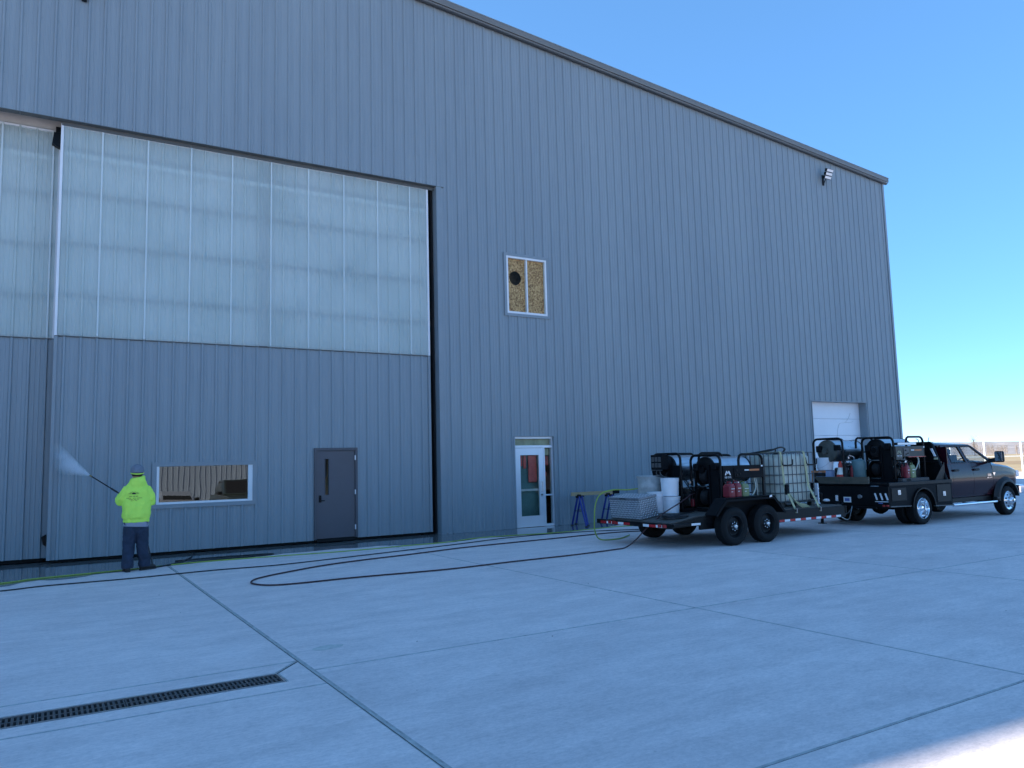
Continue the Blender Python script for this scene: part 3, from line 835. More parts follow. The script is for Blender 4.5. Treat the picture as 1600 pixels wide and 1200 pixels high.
# walk door
b = MB(); frame_box(b, 5.30, 6.33, .085, 2.165, FY-.045, FY+.06, .055, .06, 0); wd = b.build('walk_door', 'door_frame_grey', l1)
b = MB(); b.box(5.358, 5.56, FY-.012, FY+.035, .10, 2.10); b.box(5.64, 6.272, FY-.012, FY+.035, .10, 2.10); b.box(5.56, 5.64, FY-.0115, FY+.0345, .10, 1.09); b.box(5.56, 5.64, FY-.0115, FY+.0345, 1.91, 2.10); b.build('door_panel', 'door_grey', wd)
b = MB(); frame_box(b, 5.545, 5.655, 1.075, 1.925, FY-.02, FY-.0125, .015); b.build('lite_frame', 'door_frame_grey', wd)
b = MB(); b.box(5.56, 5.64, FY+.01, FY+.016, 1.09, 1.91); b.build('lite_glass', 'clear_glass', wd)
b = MB(); b.box(5.5, 5.75, FY+.2, FY+.22, 1.05, 1.5); b.box(5.66, 5.8, FY+.18, FY+.2, 1.0, 1.95); b.build('lite_backing', 'wood_pine', wd)
b = MB(); b.box(5.41, 5.47, FY-.022, FY-.013, .92, 1.08, .006); b.tube([(5.44, FY-.02, .96), (5.44, FY-.065, .96), (5.53, FY-.07, .96)], .011); b.lathe([(.02, -.03), (.02, 0)], (5.44, FY-.013, 1.05), 'y', 12); b.build('door_handle', 'black_paint', wd)
b = MB()
for z in (.32, 1.13, 1.93): b.box(6.262, 6.285, FY-.052, FY-.013, z-.055, z+.055, .004)
b.build('hinge', 'aluminium', wd)
b = MB(); b.box(5.36, 6.27, FY-.05, FY+.05, .03, .084); b.build('threshold', 'rubber', wd)
# roller and dark gap block at the leading edge of the rear leaf
b = MB(); b.prism([(-.03, 8.72), (.085, 8.72), (.085, 8.40), (-.06, 8.47)], 'y', 17.80, 17.93); b.box(.0, .09, 17.80, 17.93, 8.725, 8.84); b.build('guide_roller', 'black_paint', l2)
b = MB(); b.prism([(.0, .50), (.08, .55), (.08, .32), (.03, .36)], 'y', 17.82, 17.93); b.build('dark_gap_block', 'black_paint', l2)  # black block stands in for a small dark gap at the leaf edge

# flood lights on the gable
def flood(x, z, label):
    t = thing('floodlight', label, 'floodlight', (x, WY-.034, z), 0, 'floodlights on the gable wall')
    b = MB(); b.box(-.05, .05, -.03, 0, -.34, .06, .01); b.tube([(0, -.02, -.02), (0, -.20, .0)], .022); b.tube([(0, -.02, -.3), (.0, -.07, -.22), (0, -.18, -.05)], .014); b.build('bracket', 'black_paint', t)
    tilt = Matrix.Rotation(math.radians(24), 3, 'X')
    for k in range(3):
        b = MB(); b.box(-.185, .185, -.035, .035, -.055+.125*(k-1), .055+.125*(k-1), .01)
        for q in range(9): b.box(-.17+.04*q, -.155+.04*q, .035, .06, -.05+.125*(k-1), .05+.125*(k-1))
        b.v = [tuple(tilt @ Vector(p) + Vector((0, -.25, .02))) for p in b.v]
        hb = b.build('lamp_head', 'black_paint', t)
        b = MB(); b.box(-.168, .168, -.040, -.0355, -.043+.125*(k-1), .043+.125*(k-1), .002)
        b.v = [tuple(tilt @ Vector(p) + Vector((0, -.25, .02))) for p in b.v]
        b.build('lens', 'lamp_clear', hb)
    return t
flood(24.12, 11.86, 'triple head floodlight high on the wall near the right corner')
flood(.42, 11.78, 'floodlight over the sliding doors cut off by the top of the picture')
# ------------------------------------------------------------------ offset-aware build (things placed where they stand)
def root_off(p):
    v = Vector((0, 0, 0))
    while p: v += p.location; p = p.parent
    return v
def bw(b, name, mats, parent, label=None):
    """build a part whose vertices were written in world coordinates"""
    o = root_off(parent)
    b.v = [(p[0]-o.x, p[1]-o.y, p[2]-o.z) for p in b.v]
    return b.build(name, mats, parent, label)
def ell(cx, cy, z, a, bb, n=20, tilt=0.0):
    return [(cx+a*math.cos(2*PI*k/n), cy+bb*math.sin(2*PI*k/n), z+tilt*math.cos(2*PI*k/n)) for k in range(n)]
TEX = {}
def organic(b, name, mname, parent, voxel=0.012, smooth=6, disp=0.0, size=0.1, loc=None):
    """fuse overlapping lofts into one continuous skin, with cloth folds if asked"""
    o = b.build(name, mname, parent)
    m1 = o.modifiers.new('fuse', 'REMESH'); m1.mode = 'VOXEL'; m1.voxel_size = voxel; m1.use_smooth_shade = True
    m2 = o.modifiers.new('soften', 'SMOOTH'); m2.iterations = smooth; m2.factor = 0.5
    if disp:
        t = bpy.data.textures.new(name+'_folds', 'CLOUDS'); t.noise_scale = size; t.noise_depth = 2
        m3 = o.modifiers.new('folds', 'DISPLACE'); m3.texture = t; m3.strength = disp; m3.mid_level = 0.5
    dg = bpy.context.evaluated_depsgraph_get(); dg.update()
    me = bpy.data.meshes.new_from_object(o.evaluated_get(dg))
    o.modifiers.clear(); old = o.data; o.data = me; bpy.data.meshes.remove(old)
    me.polygons.foreach_set('use_smooth', [True]*len(me.polygons)); me.update()
    if not me.materials: me.materials.append(MATS[mname])
    return o

# ------------------------------------------------------------------ person washing the door
PX, PY = 1.42, 15.17
man = thing('person', 'person from behind in bright lime hoodie, grey cap and dark jeans spraying the hangar door', 'person', (PX, PY, 0))
LEL, LWR = Vector((-.285, .03, 1.215)), Vector((-.235, .33, 1.315))
REL, RWR = Vector((.27, .02, 1.20)), Vector((.05, .245, 1.185))
LSH, RSH = Vector((-.172, -.005, 1.400)), Vector((.172, -.005, 1.400))
LF, RF = Vector((-.125, -.05, 0)), Vector((.15, .03, 0))
LANCE0, LANCE1 = Vector((-.045, .315, 1.20)), Vector((-.70, .95, 1.685))
b = MB()
b.loft([ell(0, 0, .82, .14, .10), ell(0, 0, 1.0, .165, .11), ell(0, .0, 1.25, .17, .115), ell(0, 0, 1.42, .17, .10), ell(0, 0, 1.50, .08, .07), ell(0, .01, 1.58, .058, .062), ell(0, .015, 1.64, .056, .062)])
b.loft([ell(0, .03, 1.595, .03, .045), ell(0, .028, 1.62, .060, .080), ell(0, .022, 1.66, .070, .092), ell(0, .016, 1.71, .076, .098), ell(0, .012, 1.76, .077, .098), ell(0, .008, 1.80, .066, .084), ell(0, .005, 1.832, .035, .045)])
b.loft([ell(0, .118, 1.68, .016, .012, 8), ell(0, .122, 1.695, .017, .014, 8), ell(0, .112, 1.735, .008, .012, 8)])          # nose
for s in (-1, 1):
    b.loft([ell(s*.078, .0, 1.67, .008, .014, 8), ell(s*.086, -.004, 1.70, .010, .020, 8), ell(s*.086, -.006, 1.73, .009, .018, 8), ell(s*.078, 0, 1.745, .006, .010, 8)])
for sh, el, wr in ((LSH, LEL, LWR), (RSH, REL, RWR)):
    b.tube([sh, sh.lerp(el, .5), el, el.lerp(wr, .5), wr], [.058, .052, .044, .042, .030], 10)
# palms and five fingers closed round the lance
ax = (LANCE1-LANCE0).normalized()
for wr, side in ((LWR, -1), (RWR, 1)):
    t = max(0.03, min(.9, (wr-LANCE0).dot(ax))); grip = LANCE0 + ax*(t+.05)
    palm = grip + Vector((.018*side, -.028, -.012))
    b.tube([wr, wr.lerp(palm, .6), palm, palm+ax*.03], [.028, .033, .036, .026], 10)
    n1 = ax.cross(Vector((0, 0, 1))).normalized(); n2 = ax.cross(n1)
    for q in range(4):
        c = grip + ax*(-.036+.023*q); ln = (.9, 1.0, .97, .82)[q]
        pts = [c + (n1*math.cos(a) + n2*math.sin(a))*.026 for a in [2.4*side + side*ln*u for u in (0, .9, 1.9, 2.9, 3.7)]]
        b.tube([palm+ax*(-.03+.02*q)] + pts, [.011, .0098, .0095, .009, .0085, .0078], 7)
    b.tube([palm+ax*.01, grip+ax*.045+n2*.024, grip+ax*.07+n2*.014+n1*.008*side], [.013, .0105, .0085], 7)
for s, ft in ((-1, LF), (1, RF)):
    b.tube([(s*.085, 0, .86), (s*.10, .015, .50), (ft.x, ft.y, .10)], [.088, .058, .042], 12)
    b.tube([(ft.x, ft.y-.02, .10), (ft.x, ft.y+.0, .06)], [.034, .032], 10)
for i_, p_ in enumerate(b.v):
    if p_[2] > 1.60: b.v[i_] = (p_[0]*1.16, p_[1]*1.12, 1.60+(p_[2]-1.60)*1.05)
organic(b, 'body', 'skin', man, .0075, 4)
for s in (-1, 1):
    b = MB(); b.lathe([(.002, -.012), (.009, -.007), (.0115, 0), (.009, .007), (.002, .010)], (s*.036, .112, 1.728), 'y', 12); b.build('eye', 'print_white', man)
b = MB(); b.box(-.028, .028, .119, .129, 1.652, 1.658, .002); b.build('mouth', 'door_red', man)
def hsc(b): b.v = [(p[0]*1.17, p[1]*1.12, 1.60+(p[2]-1.60)*1.04-.012) for p in b.v]
b = MB(); b.loft([ell(0, .004, 1.655, .066, .082), ell(0, -.002, 1.69, .079, .098), ell(0, .0, 1.74, .083, .102), ell(0, .002, 1.775, .082, .1)]); b.v = [(x, min(y, .03), z) for x, y, z in b.v]; hsc(b); b.build('hair', 'hair', man)
# cap
b = MB(); b.smooth = True
b.loft([ell(0, .004, 1.715, .094, .114, 24, 0), ell(0, .004, 1.745, .0955, .1155, 24), ell(0, .003, 1.785, .091, .110, 24), ell(0, .002, 1.82, .075, .092, 24), ell(0, 0, 1.845, .048, .06, 24), ell(0, 0, 1.856, .015, .018, 24)])
b.smooth = False
b.prism([(-.085, .07), (-.082, .15), (-.05, .20), (0, .215), (.05, .20), (.082, .15), (.085, .07)], 'z', 1.722, 1.731)
hsc(b); cap = b.build('cap', 'grey_cap', man)
b = MB(); b.lathe([(.012, 0), (.009, .007), (.003, .009)], (0, 0, 1.854), 'z', 10); hsc(b); b.build('cap_button', 'grey_cap', cap)
b = MB()
n = 16; r0 = []; r1 = []
for k in range(n+1):
    a = PI*(1.06+.88*k/n); dip = .016*math.sin(PI*k/n)
    r0.append((.0965*math.cos(a), .004+.117*math.sin(a), 1.716-dip)); r1.append((.0975*math.cos(a), .004+.118*math.sin(a), 1.704-dip*1.3))
R0 = b.ring(r0); R1 = b.ring(r1); b.bridge(R0, R1, False); hsc(b); b.build('cap_strap', 'hivis', cap)
# hoodie
b = MB()
b.loft([ell(0, 0, .842, .222, .160, 28), ell(0, 0, .855, .226, .166, 28), ell(0, 0, .90, .226, .166, 28), ell(0, 0, .925, .246, .186, 28), ell(.005, .0, 1.0, .252, .190, 28), ell(.004, -.004, 1.12, .245, .180, 28),
        ell(0, -.008, 1.25, .236, .165, 28), ell(0, -.012, 1.36, .232, .150, 28), ell(0, -.012, 1.42, .222, .140, 28), ell(0, -.008, 1.47, .196, .128, 28), ell(0, -.004, 1.515, .155, .118, 28), ell(0, 0, 1.55, .120, .108, 28), ell(0, .004, 1.58, .108, .105, 28)])
for sh, el, wr in ((LSH, LEL, LWR), (RSH, REL, RWR)):
    b.tube([sh+Vector((.05 if sh.x < 0 else -.05, 0, -.02)), sh, sh.lerp(el, .45), sh.lerp(el, .8), el, el.lerp(wr, .35), el.lerp(wr, .75), el.lerp(wr, .93), wr], [.085, .090, .088, .085, .083, .078, .068, .052, .048], 14)
b.loft([ell(0, -.01, 1.46, .175, .135, 28), ell(.002, -.02, 1.51, .158, .140, 28), ell(.004, -.02, 1.555, .142, .142, 28, .006), ell(.006, -.014, 1.60, .132, .138, 28, .014), ell(.008, -.01, 1.625, .124, .130, 28, .022), ell(.008, 0, 1.63, .10, .11, 28, .02)])
b.v = [(p[0]*(.94 if abs(p[0]) < .30 else .94), p[1], p[2]) for p in b.v]
hood = organic(b, 'hoodie', 'hivis', man, .0115, 4, .038, .11)
# hem ribs and back print laid on the cloth
from mathutils.bvhtree import BVHTree
bv = BVHTree.FromPolygons([v.co[:] for v in hood.data.vertices], [p.vertices[:] for p in hood.data.polygons])
def on_back(u, v, off=.007):
    h = bv.ray_cast(Vector((u, -1, v)), Vector((0, 1, 0)))
    return (u, (h[0].y if h[0] else -.16)-off, v)
b = MB(); rng = random.Random(11)
cu, cv = -.060, 1.335
def flat(us, vs):
    for ua, ub in zip(us, us[1:]):
        b.quad(on_back(ua, vs[0]), on_back(ub, vs[0]), on_back(ub, vs[1]), on_back(ua, vs[1]))
for k in range(8):
    a0, a1 = PI*k/8, PI*(k+1)/8
    b.quad(on_back(cu, cv), on_back(cu+.034*math.cos(a0), cv+.030*math.sin(a0)), on_back(cu+.034*math.cos((a0+a1)/2), cv+.030*math.sin((a0+a1)/2)), on_back(cu+.034*math.cos(a1), cv+.030*math.sin(a1)))
for k in range(13):
    a = PI*(k+.5)/13; r = .062 if k % 2 else .056
    if abs(a-PI/2) < .2: r = .05
    c, s = math.cos(a), math.sin(a); e = .0016
    b.quad(on_back(cu+.043*c-e*s, cv+.036*s+e*c), on_back(cu+r*1.45*c-e*s, cv+r*.8*s+e*c), on_back(cu+r*1.45*c+e*s, cv+r*.8*s-e*c), on_back(cu+.043*c+e*s, cv+.036*s-e*c))
for yv, wdt, hh in ((1.300, .135, .012), (1.268, .245, .0085), (1.246, .150, .007), (1.224, .095, .007)):
    u = cu-wdt/2 + (.01 if wdt > .2 else 0)
    while u < cu+wdt/2:
        w = rng.uniform(.004, .010)
        if rng.random() < .82: flat([u, u+w], [yv-hh/2, yv+hh/2*rng.uniform(.6, 1)])
        u += w + rng.uniform(.002, .004)
tag(b.build('back_print', 'print_black', man), kind='stuff')
# shirt tail, trousers, boots
b = MB(); b.smooth = True
b.loft([ell(0, 0, .772, .206, .162, 24, -.014), ell(0, 0, .82, .200, .158, 24, -.008), ell(0, 0, .88, .190, .145, 24)], False); b.build('shirt_hem', 'grey_shirt', man)
b = MB()
b.loft([ell(0, 0, .66, .09, .10), ell(0, -.006, .72, .150, .128), ell(0, -.012, .77, .176, .144), ell(0, -.008, .86, .176, .140), ell(0, 0, .95, .168, .130)])
for s, ft in ((-1, LF), (1, RF)):
    b.tube([(s*.078, -.006, .86), (s*.088, -.010, .74), (s*.100, -.002, .60), (s*.108, .012, .47), (s*.112, .008, .34), (ft.x, ft.y+.01, .20), (ft.x, ft.y, .12), (ft.x, ft.y, .065)], [.112, .120, .110, .100, .095, .092, .102, .092], 16)
organic(b, 'jeans', 'denim', man, .011, 4, .022, .06)
def boot(ft, ang):
    b = MB(); d = Vector((math.sin(ang), math.cos(ang), 0)); n = Vector((d.y, -d.x, 0))
    def sec(t, w, h0, h1): return [tuple(ft + d*t + n*(w*math.cos(q)) + Vector((0, 0, (h0+h1)/2+(h1-h0)/2*math.sin(q)))) for q in [2*PI*k/12 for k in range(12)]]
    b.smooth = True
    b.loft([sec(-.085, .020, .03, .09), sec(-.075, .036, .012, .15), sec(-.03, .043, .010, .17), sec(.03, .045, .012, .155), sec(.09, .050, .012, .105), sec(.15, .051, .012, .088), sec(.20, .040, .012, .072), sec(.225, .016, .018, .05)])
    b.smooth = False
    sp = [(-.085, .03), (-.05, .042), (.06, .046), (.14, .054), (.2, .045), (.228, .02)]
    poly = [ft+d*t+n*w for t, w in sp] + [ft+d*t-n*w for t, w in sp[::-1]]
    b.prism([(p.x, p.y) for p in poly], 'z', 0.003, .026)
    b.build('boot', 'boot_leather', man)
boot(LF, -.10); boot(RF, 1.05)

# pressure lance, held in both hands
lan = thing('spray_lance', 'thin dark pressure washer lance held by the person in lime', 'spray lance', (PX+LANCE0.x, PY+LANCE0.y, LANCE0.z))
o = Vector((PX, PY, 0))
b = MB(); b.tube([o+LANCE0+ax*.02, o+LANCE0+ax*.45, o+LANCE1-ax*.05], .011, 8); bw(b, 'lance_tube', 'black_paint', lan)
b = MB(); b.tube([o+LANCE1-ax*.06, o+LANCE1-ax*.02, o+LANCE1], [.014, .014, .008], 8); bw(b, 'nozzle', 'brass', lan)
b = MB(); b.tube([o+LANCE0-ax*.05, o+LANCE0+ax*.10], .019, 8); b.tube([o+LANCE0+ax*.01, o+LANCE0+ax*.0+Vector((.03, -.01, -.12))], [.017, .013], 8); bw(b, 'trigger_grip', 'black_plastic', lan)
b = MB(); b.tube([o+LANCE0+ax*.36, o+LANCE0+ax*.50], .017, 8); bw(b, 'side_grip', 'black_plastic', lan)

# fan of spray from the nozzle
N0 = o+LANCE1; N1 = Vector((.20, WY+.13, 2.06)); D = N1-N0; Ls = D.length
spray = bpy.data.objects.new('water_spray', None)
b = MB(); rings = []
for t in (0, .08, .2, .4, .6, .8, .93, 1.0):
    fa = (.015+.105*t)*(.45 if t == 1.0 else 1); fb = (.015+.36*t**.9)*(.75 if t == 1.0 else 1)
    rings.append([(fa*math.cos(2*PI*k/20), fb*math.sin(2*PI*k/20), Ls*t) for k in range(20)])
b.loft(rings)
Mv = bpy.data.materials.new('water_mist'); Mv.use_nodes = True
nt = Mv.node_tree; N = nt.nodes; L = nt.links
for q in list(N):
    if q.type != 'OUTPUT_MATERIAL': N.remove(q)
pv = N.new('ShaderNodeVolumePrincipled'); pv.inputs['Color'].default_value = (.96, .97, 1, 1)
tc = N.new('ShaderNodeTexCoord'); sx = N.new('ShaderNodeSeparateXYZ'); L.new(tc.outputs['Object'], sx.inputs[0])
def math_n(op, a, bb, clamp=False):
    q = N.new('ShaderNodeMath'); q.operation = op; q.use_clamp = clamp
    for s_, v_ in zip(q.inputs, (a, bb)):
        if isinstance(v_, (int, float)): s_.default_value = v_
        else: L.new(v_, s_)
    return q.outputs[0]
tt = math_n('DIVIDE', sx.outputs[2], Ls)
wid = math_n('ADD', math_n('MULTIPLY', tt, .36), .02)
rel = math_n('DIVIDE', math_n('ABSOLUTE', sx.outputs[1], 0), wid)
soft = math_n('SUBTRACT', 1.0, math_n('POWER', rel, 2.2), True)
nz_ = N.new('ShaderNodeTexNoise'); nz_.inputs['Scale'].default_value = 5.0; nz_.inputs['Detail'].default_value = 5; L.new(tc.outputs['Object'], nz_.inputs[0])
nm = math_n('SUBTRACT', math_n('MULTIPLY', nz_.outputs[0], 2.6), .55, True)
dens = math_n('DIVIDE', 9.0, math_n('ADD', math_n('MULTIPLY', tt, 2.2), .25))
end = math_n('SUBTRACT', 1.0, math_n('POWER', tt, 3.0), True)
dens = math_n('MULTIPLY', math_n('MULTIPLY', math_n('MULTIPLY', dens, soft), nm), end)
L.new(dens, pv.inputs['Density'])
L.new(pv.outputs[0], [q for q in N if q.type == 'OUTPUT_MATERIAL'][0].inputs['Volume'])
MATS['mist'] = Mv
bpy.data.objects.remove(spray)
spray = b.build('water_spray', 'mist')
spray.location = N0
zq = D.normalized(); yq = Vector((-.28, 0, .96)); yq = (yq - zq*yq.dot(zq)).normalized(); xq = yq.cross(zq)
spray.rotation_euler = Matrix((xq, yq, zq)).transposed().to_euler()
tag(spray, 'white fan of water spray hitting the hangar door', 'water spray', None, 'stuff')
# ------------------------------------------------------------------ wheels
def wheel(parent, x, y0, y1, r, rim_r, style, face=-1, lugs=8, base=None):
    """tyre and rim, axle along y; face -1: the dish shows towards -y"""
    w = y1-y0; yo = y0 if face < 0 else y1; s = 1 if face < 0 else -1
    wl = thing('wheel', None, None); 
    COL.objects.unlink(wl); bpy.data.objects.remove(wl)
    b = MB()
    prof = [(rim_r, yo+s*.012), (rim_r+.03, yo+s*.002), (rim_r+(r-rim_r)*.55, yo-s*.008), (r-.035, yo+s*.004), (r-.006, yo+s*.03)]
    n = 5; tw = w-.06
    for k in range(n):
        ya = .03+tw*k/n; yb = .03+tw*(k+1)/n
        prof += [(r, yo+s*(ya+.006)), (r, yo+s*(yb-.006))]
        if k < n-1: prof += [(r-.010, yo+s*(yb-.004)), (r-.010, yo+s*(yb+.004))]
    prof += [(r-.006, yo+s*(w-.03)), (r-.035, yo+s*w), (rim_r+.03, yo+s*(w+.005)), (rim_r, yo+s*(w-.01))]
    b.lathe(prof, (x, 0, r), 'y', 40, False)
    ty = bw(b, 'wheel', 'rubber', parent)
    b = MB()
    R = rim_r+.004
    if style == 'black':
        b.lathe([(R, yo+s*.012), (R-.012, yo+s*.006), (R-.03, yo+s*.03), (R-.045, yo+s*.07), (R-.09, yo+s*.075), (.085, yo+s*.055), (.075, yo+s*.05), (.0, yo+s*.05)], (x, 0, r), 'y', 32, False)
        bw(b, 'rim', 'black_paint', ty)
        b = MB()
        for k in range(lugs):
            a = 2*PI*k/lugs; b.lathe([(.013, yo+s*.05), (.013, yo+s*.025), (.006, yo+s*.02), (0, yo+s*.02)], (x+.078*math.cos(a), 0, r+.078*math.sin(a)), 'y', 6, False)
        tag(bw(b, 'lug_nuts', 'chrome', ty), kind='stuff')
        b = MB(); b.lathe([(.045, yo+s*.05), (.043, yo+s*.0), (.034, yo-s*.012), (0, yo-s*.014)], (x, 0, r), 'y', 16, False); bw(b, 'hub', 'brushed_steel', ty)
    elif style == 'dish':          # deep rear dually face
        b.lathe([(R, yo+s*.010), (R-.012, yo+s*.0), (R-.022, yo+s*.02), (R-.035, yo+s*.15), (R-.08, yo+s*.165), (.10, yo+s*.155), (.095, yo+s*.14), (0, yo+s*.14)], (x, 0, r), 'y', 40, False)
        bw(b, 'rim', 'chrome', ty)
        b = MB(); b.lathe([(.088, yo+s*.142), (.085, yo+s*.09), (.07, yo+s*.06), (.055, yo+s*.05), (.05, yo+s*.025), (0, yo+s*.02)], (x, 0, r), 'y', 24, False); bw(b, 'hub', 'chrome', ty)
        b = MB()
        for k in range(10):
            a = 2*PI*k/10; b.lathe([(.012, yo+s*.16), (.012, yo+s*.125), (0, yo+s*.12)], (x+.125*math.cos(a), 0, r+.125*math.sin(a)), 'y', 6, False)
        tag(bw(b, 'lug_nuts', 'brushed_steel', ty), kind='stuff')
    else:                          # front: convex polished face with hand holes
        b.lathe([(R, yo+s*.010), (R-.012, yo+s*.0), (R-.022, yo+s*.025), (R-.05, yo+s*.03), (.115, yo-s*.02), (.11, yo-s*.03), (0, yo-s*.03)], (x, 0, r), 'y', 40, False)
        bw(b, 'rim', 'chrome', ty)
        b = MB()
        for k in range(8):
            a = 2*PI*(k+.5)/8; b.lathe([(.024, yo-s*.002), (.022, yo-s*.0055), (0, yo-s*.0055)], (x+.165*math.cos(a), 0, r+.165*math.sin(a)), 'y', 12, False)
        bw(b, 'hand_holes', 'pit_dark', ty)
        b = MB(); b.lathe([(.10, yo-s*.028), (.098, yo-s*.06), (.075, yo-s*.09), (.05, yo-s*.10), (.048, yo-s*.13), (0, yo-s*.135)], (x, 0, r), 'y', 24, False); bw(b, 'hub', 'chrome', ty)
        b = MB()
        for k in range(10):
            a = 2*PI*k/10; b.lathe([(.012, yo-s*.02), (.012, yo-s*.055), (.004, yo-s*.062), (0, yo-s*.062)], (x+.118*math.cos(a), 0, r+.118*math.sin(a)), 'y', 6, False)
        tag(bw(b, 'lug_nuts', 'brushed_steel', ty), kind='stuff')
    return ty

# ------------------------------------------------------------------ trailer
tr = thing('equipment_trailer', 'long black tandem axle equipment trailer loaded with pressure washing gear', 'trailer', (11.99, 11.98, 0))
for x in (11.53, 12.45):
    wheel(tr, x, 10.74, 10.98, .37, .215, 'black', -1)
    wheel(tr, x, 13.02, 13.26, .37, .215, 'black', 1)
    b = MB(); b.tube([(x, 10.9, .36), (x, 13.1, .36)], .04, 8); b.box(x-.28, x+.28, 11.06, 11.10, .40, .44); b.box(x-.28, x+.28, 12.88, 12.92, .40, .44); bw(b, 'axle', 'black_powder', tr)
b = MB()
for y0, y1 in ((11.01, 11.07), (12.92, 12.98)):
    b.box(10.86, 15.30, y0, y1, .33, .575, .008)
    b.prism([(10.13, .40), (10.86, .42), (10.86, .572), (10.13, .476)], 'y', y0+.001, y1-.001)
for x in (10.9, 11.6, 12.3, 13.0, 13.7, 14.4, 15.24): b.box(x, x+.05, 11.07, 12.92, .44, .55)
bw(b, 'frame_rail', 'black_paint', tr)
b = MB(); b.box(10.08, 10.145, 10.97, 13.26, .395, .485, .006); b.box(10.10, 10.80, 10.93, 11.0, .43, .48, .006); bw(b, 'rear_bumper', 'black_paint', tr)
ny = 11
for k in range(ny):
    y0 = 11.075+(12.915-11.075)*k/ny; y1 = 11.075+(12.915-11.075)*(k+1)/ny-.008
    b = MB(); dz = random.uniform(-.003, .003); b.box(10.87, 15.26, y0, y1, .55+dz, .592+dz, .004)
    b.prism([(10.15, .455+dz), (10.862, .552+dz), (10.862, .590+dz), (10.15, .493+dz)], 'y', y0, y1)
    bw(b, 'deck_plank', 'deck_wood', tr)
for yo, s in ((10.72, 1), (13.28, -1)):
    b = MB(); pf = [(11.00, .60), (11.29, .895), (12.66, .905), (12.98, .56)]
    yA, yB = (yo, yo+.30) if s > 0 else (yo-.30, yo)
    for (xa, za), (xb, zb) in zip(pf, pf[1:]):
        d = Vector((xb-xa, zb-za)).normalized(); nn = Vector((-d.y, d.x))*.012
        b.prism([(xa, za), (xb, zb), (xb-nn.x*0, zb+.014), (xa, za+.014)], 'y', yA, yB)
    ye = yA if s > 0 else yB-.012
    pl = [(11.00, .60), (11.29, .895), (12.66, .905), (12.98, .56)]
    b.prism([(11.00, .615), (11.29, .91), (12.66, .92), (12.98, .575), (12.95, .545), (12.64, .86), (11.31, .85), (11.03, .575)], 'y', ye, ye+.012)
    yi = yB-.015 if s > 0 else yA
    b.prism([(11.02, .42), (11.02, .60), (11.30, .89), (12.65, .90), (12.96, .56), (12.96, .42)], 'y', yi+.002, yi+.012)
    bw(b, 'fender', 'black_powder', tr)
b = MB(); b.prism([(12.50, .888), (12.575, .90), (12.565, .935), (12.52, .93)], 'y', 10.704, 10.718); bw(b, 'side_marker', 'lamp_clear', tr)
# reflective tape, bumper and front rail
def tape(pts, y=None):
    for k, (p0, p1, col) in enumerate(pts):
        b = MB()
        b.box(min(p0[0], p1[0]), max(p0[0], p1[0]), min(p0[1], p1[1]), max(p0[1], p1[1]), p0[2], p1[2])
        bw(b, 'reflective_tape', 'reflector_red' if col else 'reflector_white', tr)
yy = 13.12
for k in range(10):
    if k in (5, 6):
        yy -= .20; continue
    L_ = .195 if k % 2 == 0 else .17
    tape([((10.0765, yy, .405), (10.0795, yy-L_, .455), k % 2 == 0)]); yy -= L_+.004
xx = 13.10
for k in range(12):
    L_ = .165; 
    tape([((xx, 11.005, .338), (xx+L_, 11.0085, .385), k % 2 == 0)]); xx += L_+.003
b = MB()
for y in (11.10, 11.24): b.box(10.064, 10.078, y, y+.10, .41, .47, .004)
for y in (12.62, 12.76): b.box(10.064, 10.078, y, y+.10, .41, .47, .004)
bw(b, 'tail_light', 'lamp_red', tr)
b = MB(); b.box(10.55, 10.78, 10.925, 10.929, .435, .475); bw(b, 'reflective_tape', 'reflector_white', tr)
# tongue, coupler, jack, chains
b = MB()
for ys in (11.06, 12.94):
    A = Vector((15.28, ys, 0)); B = Vector((16.34, 11.98+(.03 if ys > 12 else -.03), 0)); d = (B-A).normalized(); n = Vector((-d.y, d.x, 0))*.035
    pl = [(A-n).to_2d(), (B-n).to_2d(), (B+n).to_2d(), (A+n).to_2d()]
    b.prism([tuple(p) for p in pl], 'z', .40, .53)
b.box(15.26, 15.33, 11.01, 12.98, .405, .572)
bw(b, 'tongue', 'black_paint', tr)
b = MB(); b.box(16.28, 16.52, 11.92, 12.04, .44, .54, .02); b.lathe([(.05, .40), (.06, .44), (.06, .50), (.03, .56)], (16.50, 11.98, 0), 'z', 14); bw(b, 'coupler', 'black_paint', tr)
b = MB(); b.lathe([(.035, .12), (.035, .74), (.045, .75), (.045, .80), (.02, .82)], (15.75, 11.98, 0), 'z', 12); b.box(15.68, 15.82, 11.91, 12.05, .10, .12); bw(b, 'tongue_jack', 'black_paint', tr)
b = MB(); b.lathe([(.02, .605), (.075, .61), (.08, .635), (.05, .66), (.02, .665)], (16.0, 12.02, 0), 'z', 14); bw(b, 'winch_cap', 'reflector_white', tr)
b = MB()
for k, (y, dip) in enumerate(((11.86, .13), (12.10, .10))):
    b.tube([(16.25+.45*t, y, .42-dip*4*t*(1-t)) for t in [q/8 for q in range(9)]], .012, 6)
b.tube(smooth_path([(16.0, 11.8, .45), (16.1, 11.7, .24), (16.3, 11.68, .18), (16.5, 11.75, .3), (16.66, 11.8, .5)]), .01, 6)
bw(b, 'safety_chain', 'galvanised', tr)

